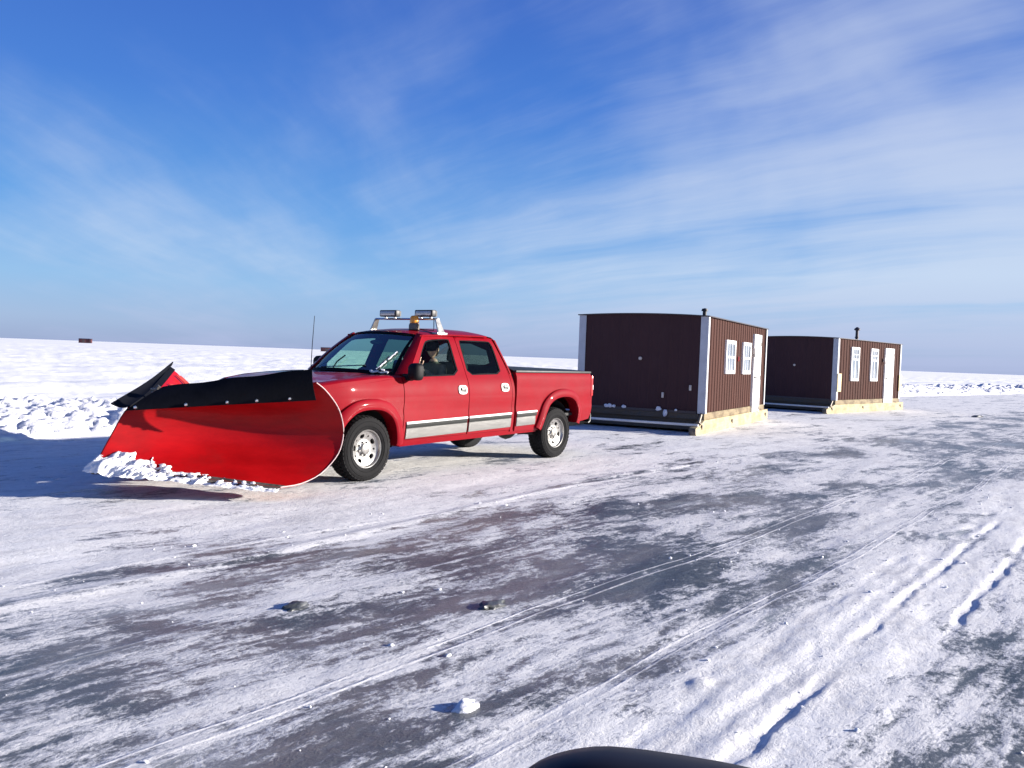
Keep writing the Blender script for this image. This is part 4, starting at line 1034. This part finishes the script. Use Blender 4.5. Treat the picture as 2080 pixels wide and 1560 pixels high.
def hut(loc, ang, label, L0, L1, W_, wins, door, extras):
    rz = PI / 2 - R(ang)
    t = thing('ice_fishing_house', label, 'ice fishing house', loc, rz, 'brown ice fishing houses on skids behind the truck')
    y0, zb, zt = .05, .455, 2.545
    zroof = lambda y: zt + .046 * (1 - ((y - y0 - W_ / 2) / (W_ / 2 + .1)) ** 2) + .02
    # long near wall: ribbed steel, with openings left behind frames
    prof = ribs_x(L1 - L0, .235, .070, .017)
    mb = MB()
    for z0, z1 in ((zb, zt + .02),):
        mb.loft([[(L0 + u, y0 - o_, z) for u, o_ in prof] for z in (z0, z1)], closed=False)
    mb.loft([[(L0 + u, y0 + W_ + o_, z) for u, o_ in prof] for z in (zb, zt + .02)], closed=False)
    mb.build('side_wall', M['brown'], t, recalc=False, smooth=20)
    # end walls with a shallow curved top
    for x, nm, sgn in ((L0, 'end_wall', -1), (L1, 'end_wall', 1)):
        pr = ribs_x(W_, .235, .07, .006)
        mb = MB(); mb.loft([[(x + sgn * o_, y0 + u, zb) for u, o_ in pr], [(x + sgn * o_, y0 + u, zroof(y0 + u)) for u, o_ in pr]], closed=False); mb.build(nm, M['brown_shade'], t, recalc=False, smooth=20)
    # roof
    mb = MB(); rows = []
    for i in range(2):
        x = (L0 - .06, L1 + .06)[i]; rows.append([(x, y0 - .065 + (W_ + .13) * k / 16, zroof(y0 - .065 + (W_ + .13) * k / 16) + .010) for k in range(17)])
    mb.sheet(rows, .022); ro = mb.build('roof', M['roofsteel'], t, smooth=20)
    # corner trim, L shaped white strips
    for x, sx_ in ((L0, -1), (L1, 1)):
        for y, sy in ((y0, -1), (y0 + W_, 1)):
            a = .085
            mb = MB(); xo, yo = x + sx_ * .014, y + sy * .034
            mb.box(min(xo, xo + sx_ * .006), max(xo, xo + sx_ * .006), min(yo, y - sy * (a + .05)), max(yo, y - sy * (a + .05)), zb - .02, zt + .012)
            mb.box(min(xo, x - sx_ * a * 1.2), max(xo, x - sx_ * a * 1.2), min(yo, yo + sy * .006), max(yo, yo + sy * .006), zb - .02, zt + .012)
            mb.build('corner_trim', M['whitetrim'], t)
    # base flashing along the front end
    mb = MB(); mb.box(L0 - .035, L0 - .016, y0 + .16, y0 + W_ - .16, zb - .03, zb + .025); mb.build('base_flashing', M['roofsteel'], t)
    # windows
    for wi in wins:
        x0, x1, z0, z1, style = wi; f = .085; yf = y0 - .055
        mb = MB()
        mb.box(x0, x1, yf, y0, z0, z0 + f, .006); mb.box(x0, x1, yf, y0, z1 - f, z1, .006); mb.box(x0, x0 + f, yf + .002, y0, z0 + f, z1 - f); mb.box(x1 - f, x1, yf + .002, y0, z0 + f, z1 - f)
        wo = mb.build('window', M['white'], t)
        mb = MB(); zm = (z0 + z1) / 2 if style == 0 else z0 + (z1 - z0) * .64
        mb.box(x0 + f, x1 - f, yf + .006, y0 - .02, zm - .022, zm + .022)
        w3 = (x1 - x0 - 2 * f)
        if style == 0:
            for q in (1 / 3, 2 / 3): mb.box(x0 + f + w3 * q - .010, x0 + f + w3 * q + .010, yf + .014, y0 - .025, z0 + f, z1 - f)
        else:
            for q in (1 / 3, 2 / 3): mb.box(x0 + f + w3 * q - .010, x0 + f + w3 * q + .010, yf + .014, y0 - .025, zm + .022, z1 - f)
            mb.box(x0 + f, x1 - f, yf + .012, y0 - .026, (zm + z1 - f) / 2 - .010, (zm + z1 - f) / 2 + .010)
            mb.box(x0 + f + w3 * .5 - .014, x0 + f + w3 * .5 + .014, yf + .014, y0 - .025, z0 + f, zm - .022)
        mb.build('glazing_bar', M['white'], wo)
        mb = MB().box(x0 + f - .005, x1 - f + .005, y0 - .031, y0 - .027, z0 + f - .005, z1 - f + .005); mb.build('window_pane', M['reflectglass'], wo)
    # door
    x0, x1, z0, z1 = door; yf = y0 - .060
    mb = MB().box(x0 + .05, x1 - .05, yf + .01, y0 - .0, z0 + .02, z1 - .06, .008)
    do = mb.build('door', M['door'], t)
    mb = MB().box(x0, x0 + .05, yf, y0, z0, z1); mb.box(x1 - .05, x1, yf, y0, z0, z1); mb.box(x0 + .052, x1 - .052, yf + .001, y0, z1 - .055, z1 - .001); mb.build('door_frame', M['white'], do)
    hx = x0 + .11
    mb = MB().tube([(hx, yf + .02, 1.22), (hx, yf - .045, 1.22), (hx + .10, yf - .045, 1.22)], .016, 8); mb.lathe([(0, -.02), (.03, -.02), (.03, 0), (0, 0)], 16, 'y', c=(hx, yf + .012, 1.22)); mb.build('door_handle', M['blackplastic'], do)
    for zz in (z0 + .10, 1.2, z1 - .25): MB().box(x1 - .062, x1 - .044, yf - .006, yf + .01, zz - .05, zz + .05).build('hinge', M['steel'], do)
    mb = MB().box(x0 - .20, x0 - .08, y0 - .12, y0 - .028, 1.84, 1.98, .02); mb.tube([(x0 - .14, y0 - .09, 1.84), (x0 - .14, y0 - .10, 1.75)], .04, 10); mb.build('porch_light', M['lightfix'], t)
    # skids, rim joists, cross timbers
    for y in (y0 - .045, y0 + W_ - .095):
        mb = MB(); pts = []
        prof_ = [(0.02, .10), (.10, 0), (L1 + .42, 0), (L1 + .48, .06), (L1 + .44, .295), (.70, .295), (.46, .22), (.06, .165)]
        mb.loft([[(x, yy, z) for x, z in prof_] for yy in (y, y + .14)], True, True); mb.build('skid', M['skid'], t, smooth=20)
        mb = MB(); mb.box(L0 - .02, L1 + .02, y + .02, y + .12, .299, zb - .006); mb.build('rim_joist', M['joist'], t)
        for xx in (.45, L0 + 2.4, L1 + .1):
            mb = MB(); mb.lathe([(0, -.03), (.032, -.03), (.032, 0), (0, 0)], 10, 'y', c=(xx, y - .001, .18)); mb.tube([(xx + .03, y - .01, .17), (xx + .03, y - .02, .11)], .012, 6); mb.build('skid_bolt', M['steel'], t)
    mb = MB(); mb.box(L0 - .012, L0 + .10, y0 + .11, y0 + W_ - .11, .305, zb - .035); mb.build('end_joist', M['darkwood'], t)
    for xx in (L0 + .1, L0 + 2.2, L1 - 2.0, L1 - .3):
        MB().box(xx, xx + .14, y0 + .12, y0 + W_ - .12, .06, .30).build('cross_beam', M['darkwood'], t)
    # pale tow pole across the skid fronts
    MB().tube([(.20, y0 - .05, .215), (.19, y0 + W_ * .5, .212), (.18, y0 + W_ + .45, .208)], .028, 10).build('tow_pole', M['pole'], t)
    mb = MB(); mb.tube([(.46, y0 + .02, .24), (.62, y0 + .02, .42)], .035, 8); mb.box(.40, .56, y0 - .04, y0 + .10, .225, .255, .008); mb.build('skid_bracket', M['steel'], t)
    MB().box(.015, .05, y0 - .05, y0 + .10, .02, .15, .01).build('skid_plate', M['steel'], t)
    mb = MB().lathe([(0, -.03), (.032, -.03), (.040, -.01), (.040, .02), (0, .02)], 14, 'x', c=(L0 - .03, y0 + W_ * .5, 1.60)); mb.build('wall_lamp', M['lightfix'], t)
    extras(t, y0, zb, zt, L0, L1, W_, ro, zroof)
    return t

def ex1(t, y0, zb, zt, L0, L1, W_, ro, zroof):
    z = zroof(y0 + .15) + .01
    mb = MB().tube([(L0 + .18, y0 + .12, z), (L0 + .18, y0 + .12, z + .10)], .045, 12); mb.lathe([(0, 0), (.075, 0), (.06, .05), (0, .065)], 16, 'z', c=(L0 + .18, y0 + .12, z + .10)); mb.build('roof_vent', M['blackplastic'], t)
    for y, z_ in ((.98, .80), (.36, .99)): MB().box(L0 - .05, L0 - .012, y - .025, y + .025, z_ - .06, z_ + .06, .008).build('tie_hook', M['lightfix'], t)
    rg = random.Random(3)
    for y, r_ in ((2.30, .05), (2.22, .055), (2.12, .04), (1.88, .05), (1.06, .06), (.66, .03)):
        MB().ico((L0 - .045, y, .475 + r_ * .3), r_, 2, jit=.2, sc=(.7, 1.1, .8), rg=rg).build('snow_clump', M['snow2'], t)
    MB().ico((L0 - .05, .90, .40), .065, 2, jit=.2, sc=(.7, .8, 1.3), rg=rg).build('snow_clump', M['snow2'], t)
    MB().box(3.64, 3.69, y0 - .040, y0 - .016, 1.62, 1.74, .006).build('wall_reflector', M['lampred'], t)

def ex2(t, y0, zb, zt, L0, L1, W_, ro, zroof):
    for xa, xb in ((.80, 1.12), (6.78, 7.06)): MB().box(xa, xb, y0 - .062, y0 - .042, .74, 1.36, .004).build('plywood_patch', M['plywood'], t)
    y = 1.0; z = zroof(y); x = 4.92
    mb = MB().tube([(x, y, z - .02), (x, y, z + .42)], .055, 14); mb.tube([(x, y, z + .12), (x, y, z + .16)], .075, 14)
    mb.lathe([(.06, .40), (.11, .42), (.11, .46), (.03, .53), (0, .53)], 16, 'z', c=(x, y, z)); mb.build('stove_pipe', M['roofsteel'], t)

hut((3.892, 18.021, 0), 27.85, 'larger nearer brown ice fishing house on yellow timber skids just behind the red pickup', .76, 6.95, 2.98,
    [(2.36, 3.27, 1.31, 2.11, 0), (4.08, 4.96, 1.30, 2.11, 0)], (5.30, 6.16, .28, 2.36), ex1)
hut((10.502, 28.575, 0), 42.8, 'farther brown ice fishing house with stove pipe and plywood corner patches, last in the tow', .80, 6.95, 2.98,
    [(1.97, 2.68, 1.11, 2.30, 1), (3.80, 4.50, 1.11, 2.30, 1)], (5.22, 6.12, .28, 2.36), ex2)

# far shacks on the horizon
def px_ground(px, py, dist):
    dx, dy = px - 1040, py - 780; x = c_ * dx + s_ * dy; y = -s_ * dx + c_ * dy
    r_ = fw * F_PX + rt * x - up * y; k = dist / r_.y; return Vector((r_.x * k, dist, 0))
M['farred'] = simple('dark_red_shack', (.09, .025, .03), .7, var=.3); M['fardark'] = simple('dark_shack', (.05, .04, .045), .7, var=.3)
def shack(px, dist, wd, ht, dp, label, mat, lean=0):
    p = px_ground(px, 700, dist); t = thing('fishing_shack', label, 'fishing shack', p, R(12))
    b = MB().box(-wd / 2, wd / 2, -dp / 2, dp / 2, .35, ht, .05); b.build('wall', mat, t)
    MB().loft([[(-wd / 2 - .2, y, ht + .02 + .25 * (1 - abs(y) / (dp / 2 + .2))) for y in (-dp / 2 - .2, 0, dp / 2 + .2)], [(wd / 2 + .2, y, ht + .02 + .25 * (1 - abs(y) / (dp / 2 + .2))) for y in (-dp / 2 - .2, 0, dp / 2 + .2)]], closed=False).build('roof', M['roofsteel'], t, recalc=False)
    MB().box(-wd * .12, wd * .12, -dp / 2 - .05, -dp / 2 - .01, .5, ht * .8).build('door', M['fardark'], t)
    MB().box(-wd / 2 - .3, wd / 2 + .3, -dp / 2 + .2, -dp / 2 + .4, 0, .35).build('skid', M['darkwood'], t)
    return t
shack(171, 520, 5.6, 2.7, 3, 'dark red fishing shack far off on the left horizon, the larger of the pair', M['farred'])
shack(183.5, 520, 1.6, 2.6, 2, 'small dark red shack close beside the larger one on the left horizon', M['farred'])
shack(664, 600, 8.2, 2.9, 3, 'dark fishing shack on the horizon beside the windshield of the pickup', M['farred'])

# =================================================================== LOOSE ICE LUMPS ON THE ROAD
M['darkice'] = simple('dark_ice', (.06, .065, .068), .4, var=.5, nscale=14, bump=.4, bscale=20, dust=.25)
def lump(a, p, sx_, sy_, sz, label, mat, seed):
    rg = random.Random(seed); mb = MB().ico((0, 0, 0), 1, 3, jit=.0)
    vs = []
    for v in mb.v:
        q = Vector(v); k = 1 + .35 * float(pnoise(np.array(q.x * 1.6 + seed), np.array(q.y * 1.6 + q.z), seed)) + .18 * float(pnoise(np.array(q.x * 4. + seed), np.array(q.y * 4. - q.z * 3), seed + 1))
        vs.append((q.x * sx_ * k, q.y * sy_ * k, max(-.02, (q.z * sz * k) * (1 if q.z > 0 else .3))))
    mb.v = vs; o = mb.build('ice_chunk', mat, None, smooth=40)
    o.location = to_world(O, RZ, (a, p, float(ground_h(np.array(a), np.array(p), np.array(5.0))) - .005)); o.rotation_euler = (0, 0, RZ + rg.uniform(-.4, .4))
    tag(o, label, 'ice chunk', 'ice chunks lying on the road')
lump(-3.73, -4.36, .10, .06, .030, 'dark lump of dirty ice lying in the grey ice at lower left', M['darkice'], 2)
lump(-2.90, -5.18, .12, .07, .032, 'snow dusted lump of dirty ice near the double track line', M['darkice'], 5)
lump(-4.16, -6.05, .075, .05, .034, 'rounded white snow lump in the foreground beside dark ice', M['snow2'], 9)
lump(26.9, -3.2, .38, .12, .07, 'broken ice slab tipped up far along the road at right', M['darkice'], 13)

def crumbs():
    rg = random.Random(21); mb = MB()
    for _ in range(300):
        a, p = rg.uniform(-5.5, 6), rg.choice((rg.gauss(-7.2, .5), rg.gauss(-6.0, .8), rg.gauss(-3.0, .35), rg.uniform(-9, -2)))
        r_ = .004 + .012 * rg.random() ** 3
        z = float(ground_h(np.array(a), np.array(p), np.array(max(2., math.hypot(a + 7, p + 8.4)))))
        mb.ico((a, p, z + r_ * .25), r_, 1, jit=.3, sc=(rg.uniform(.8, 1.7), rg.uniform(.7, 1.2), rg.uniform(.5, .9)), rg=rg)
    o = mb.build('snow_crumbs', M['snow2'], None, smooth=50, recalc=False); o.location = O; o.rotation_euler = (0, 0, RZ)
    tag(o, 'small loose crumbs of snow scattered over the ice road', 'snow crumbs', kind='stuff')
crumbs()

# =================================================================== OWN CAR MIRROR AT THE BOTTOM EDGE
def own_mirror():
    t = thing('car_mirror', 'black side mirror housing of the photographer\'s car at the bottom edge', 'mirror', (.215, .97, .985), R(-4))
    M['mirrorblack'] = simple('mirror_black', (.008, .008, .016), .5, spec=.25, var=.2)
    mb = MB(); rings = []
    for y, k, dz in ((-.060, .90, -.012), (-.052, .97, -.004), (-.035, 1.0, 0), (.0, .985, 0), (.035, .93, -.004), (.065, .80, -.012), (.085, .58, -.03), (.095, .30, -.05)):
        ring = []
        for i in range(64):
            an = 2 * PI * i / 64; cx_, cz_ = math.cos(an), math.sin(an)
            e = 2 / 2.9; xx = math.copysign(abs(cx_) ** e, cx_) * .215; zz = math.copysign(abs(cz_) ** e, cz_) * .105
            zz -= .20 * max(0, xx + .10) * (.45 if cz_ > 0 else 0) ; zz -= 0
            ring.append((xx * k, y, (zz + dz) * k))
        rings.append(ring)
    mb.loft(rings, True, True); mb.build('housing', M['mirrorblack'], t, smooth=60)
    ring = [(x * .92, -.0615, z * .90) for x, y, z in rings[0]]; MB().add(ring, [tuple(range(64))]).build('mirror_glass', M['mirrorglass'], t, recalc=False)
    MB().box(.14, .34, -.01, .05, -.11, -.05, .015).build('mirror_arm', M['mirrorblack'], t)
own_mirror()
